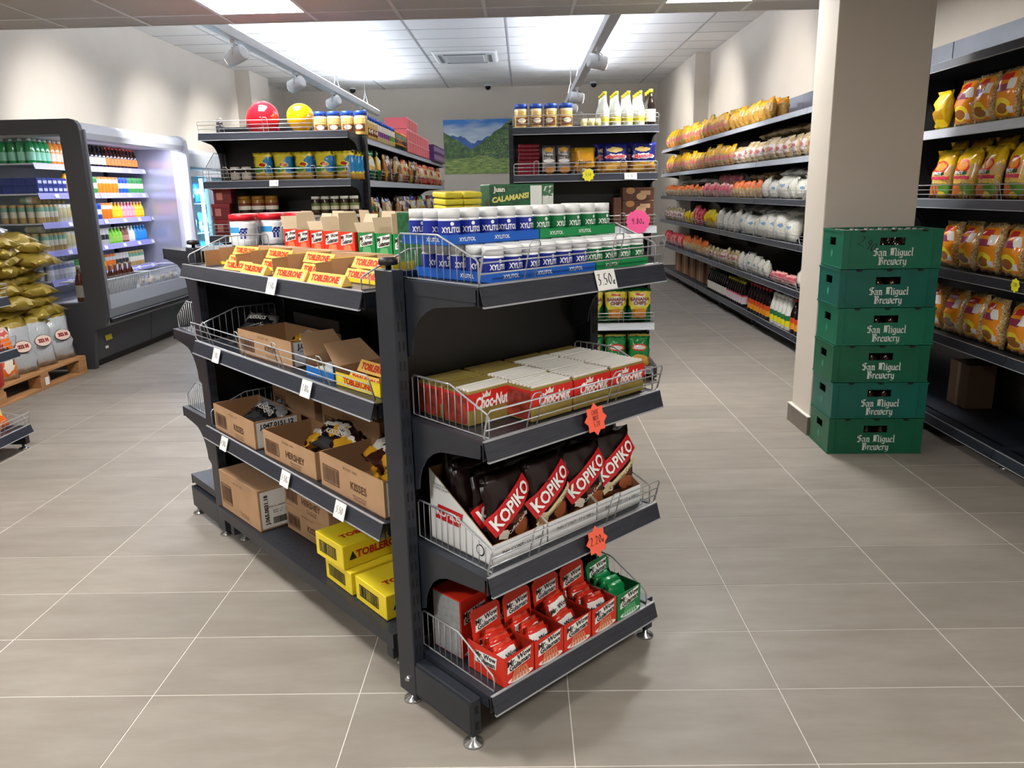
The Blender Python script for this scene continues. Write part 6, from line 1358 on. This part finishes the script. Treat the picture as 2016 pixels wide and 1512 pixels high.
# ================================================================== PALLET AND SACKS
WOOD = mat('pallet_wood', (168, 122, 78), .75, noise=.2, nscale=6, stretch=(8, 1, 8), bump=.15)
PY0, PY1, PXF = 5.14, 6.30, -3.67
t = thing('pallet', (PXF, PY0, 0), 0, 'wooden pallet on the floor beside the drinks cooler', 'pallet')
LY = PY1 - PY0
for k in range(5): ob('deck_board', MB().box(-.055, .055, 0, LY, .122, .144).mesh('board', WOOD, bevel=.002), t, (-.055 - .172 * k, 0, 0))
for k in range(3):
    ob('cross_board', MB().box(-.8, 0, 0, .1, .1, .122).mesh('cross', WOOD, bevel=.002), t, (0, (LY - .1) * k / 2, 0))
    ob('bottom_board', MB().box(-.1, 0, 0, LY, 0, .02).mesh('bottom', WOOD, bevel=.002), t, (-.35 * k, 0, 0))
    for q in range(3): ob('block', MB().box(-.1, 0, 0, .12, .02, .1).mesh('block', WOOD, bevel=.003), t, (-.35 * q, (LY - .12) * k / 2, 0))
ob('paper_label', flat(.05, .06, PAPER), t, (.001, LY * .5 + .02, .06), (0, 0, PI/2))
GOLD = mat('sack_gold', (150, 128, 48), .34, .3, noise=.12, nscale=9, bump=.5); SILV = pmat('sack_silver', [(0, (186, 190, 194)), (.82, (150, 128, 48))], (), .28, metal=.15, bump=.5, wob=.06)
GS = [sack('sack', .38, .60, .115, GOLD, 600 + k, .03) for k in range(5)]
lay = 0
for l in range(9):
    for c in range(3):
        z = .43 + .079 * l
        inst('rice_sack', GS[(l * 2 + c) % 5], (-4.06 + RN.uniform(-.08, .06) - (.03 if l > 6 else 0), 5.36 + .36 * c + RN.uniform(-.025, .025), z), (RN.uniform(-.1, .1), RN.uniform(-.1, .08), RN.uniform(-.3, .3)), f'gold foil rice sack lying in the stack, {nth(l)} layer up, {["left", "middle", "right"][c]} column', 'sack', 'gold rice sacks')
inst('rice_sack', sack('sack', .34, .55, .10, mat('sack_silver_plain', (176, 180, 186), .25, .35, bump=.4, nscale=9), 640), (-4.05, 5.62, 1.145), .1, 'silver sack lying on top of the gold sack stack', 'sack')
SSB = [bag('sack', .31, .42, .16, SILV, 650 + k, wr=.02, crimp=.03) for k in range(3)]
slab = disc(.07, .042, mat('sack_oval', (226, 200, 186), .5)); slabt = tmesh('222 M', .034, mat('sack_red', (130, 30, 30), .5), .003)
for i, y in enumerate((5.60, 5.85, 6.11)):
    inst('rice_sack', [('sack', SSB[i]), ('oval_label', slab, (0, -.088, .20), (-.1, 0, 0), [('ring', disc(.074, .046, mat('sack_ring', (50, 40, 40), .5)), (0, .0015, 0)), ('lettering', slabt, (0, -.002, 0))])], (-3.76, y, .146), (-.16, 0, PI/2 - .3), f'silver rice sack with oval label standing on the pallet, {nth(i)} from left', 'sack', 'silver rice sacks')
TG = pmat('tiger_sack', [(0, (214, 196, 176)), (.85, (226, 206, 196))], (('r', .55, .45, .36, .36, (226, 110, 30)), ('e', .62, .3, .2, .14, (236, 226, 210)), ('e', .7, .55, .05, .1, (60, 30, 20)), ('e', .55, .6, .04, .1, (60, 30, 20)), ('e', .8, .4, .04, .1, (60, 30, 20)), ('r', .5, .9, .4, .04, (190, 70, 60))), .5, wob=.25)
inst('rice_sack', bag('sack', .27, .38, .13, TG, 660, wr=.016, crimp=.03), (-3.74, 5.36, .146), (-.1, 0, PI/2 - .3), 'cream rice sack with orange tiger picture on the pallet', 'sack')
inst('plastic_tub', [('tub', MB().lathe([(.075, 0), (.085, .01), (.095, .19), (.1, .2)], 20).mesh('tub', mat('bucket_red', (186, 22, 34), .3))), ('lid', MB().lathe([(.103, .19), (.103, .215), (.095, .22)], 20).mesh('lid', mat('bucket_red2', (160, 16, 28), .3)))], (-3.72, 5.18, .146), 0, 'red plastic tub on the pallet at the left edge', 'tub')
# near left shelf goods
RT = [('tub', MB().lathe([(.05, 0), (.055, .006), (.06, .13)], 18).mesh('tub', MT['bucket_red'])), ('lid', MB().lathe([(.063, .128), (.063, .145), (.058, .15)], 18).mesh('lid', MT['bucket_red2']))]
for i in range(3): inst('plastic_tub', RT, (-2.97, 4.19 - .135 * i, .587), 0, f'small red tub on the left edge shelf, {nth(i)} from far end', 'tub', 'red tubs on the left shelf')
for i in range(4): inst('snack_bag', CB[5 if i % 2 else 3][i % 2], (-2.98, 4.16 - .17 * i, .138), (-.35, 0, RX + RN.uniform(-.2, .2)), f'orange and red snack bag on the left edge bottom shelf, {nth(i)} from far end', 'snack bag', 'snack bags at the left edge')
startag(Fr(-2.87, 4.1, 90), 0, -.03, .93, .05, MT['tag_orange'], '2.80', 'orange star price tag at the left edge of the view', .022, 8, .8)
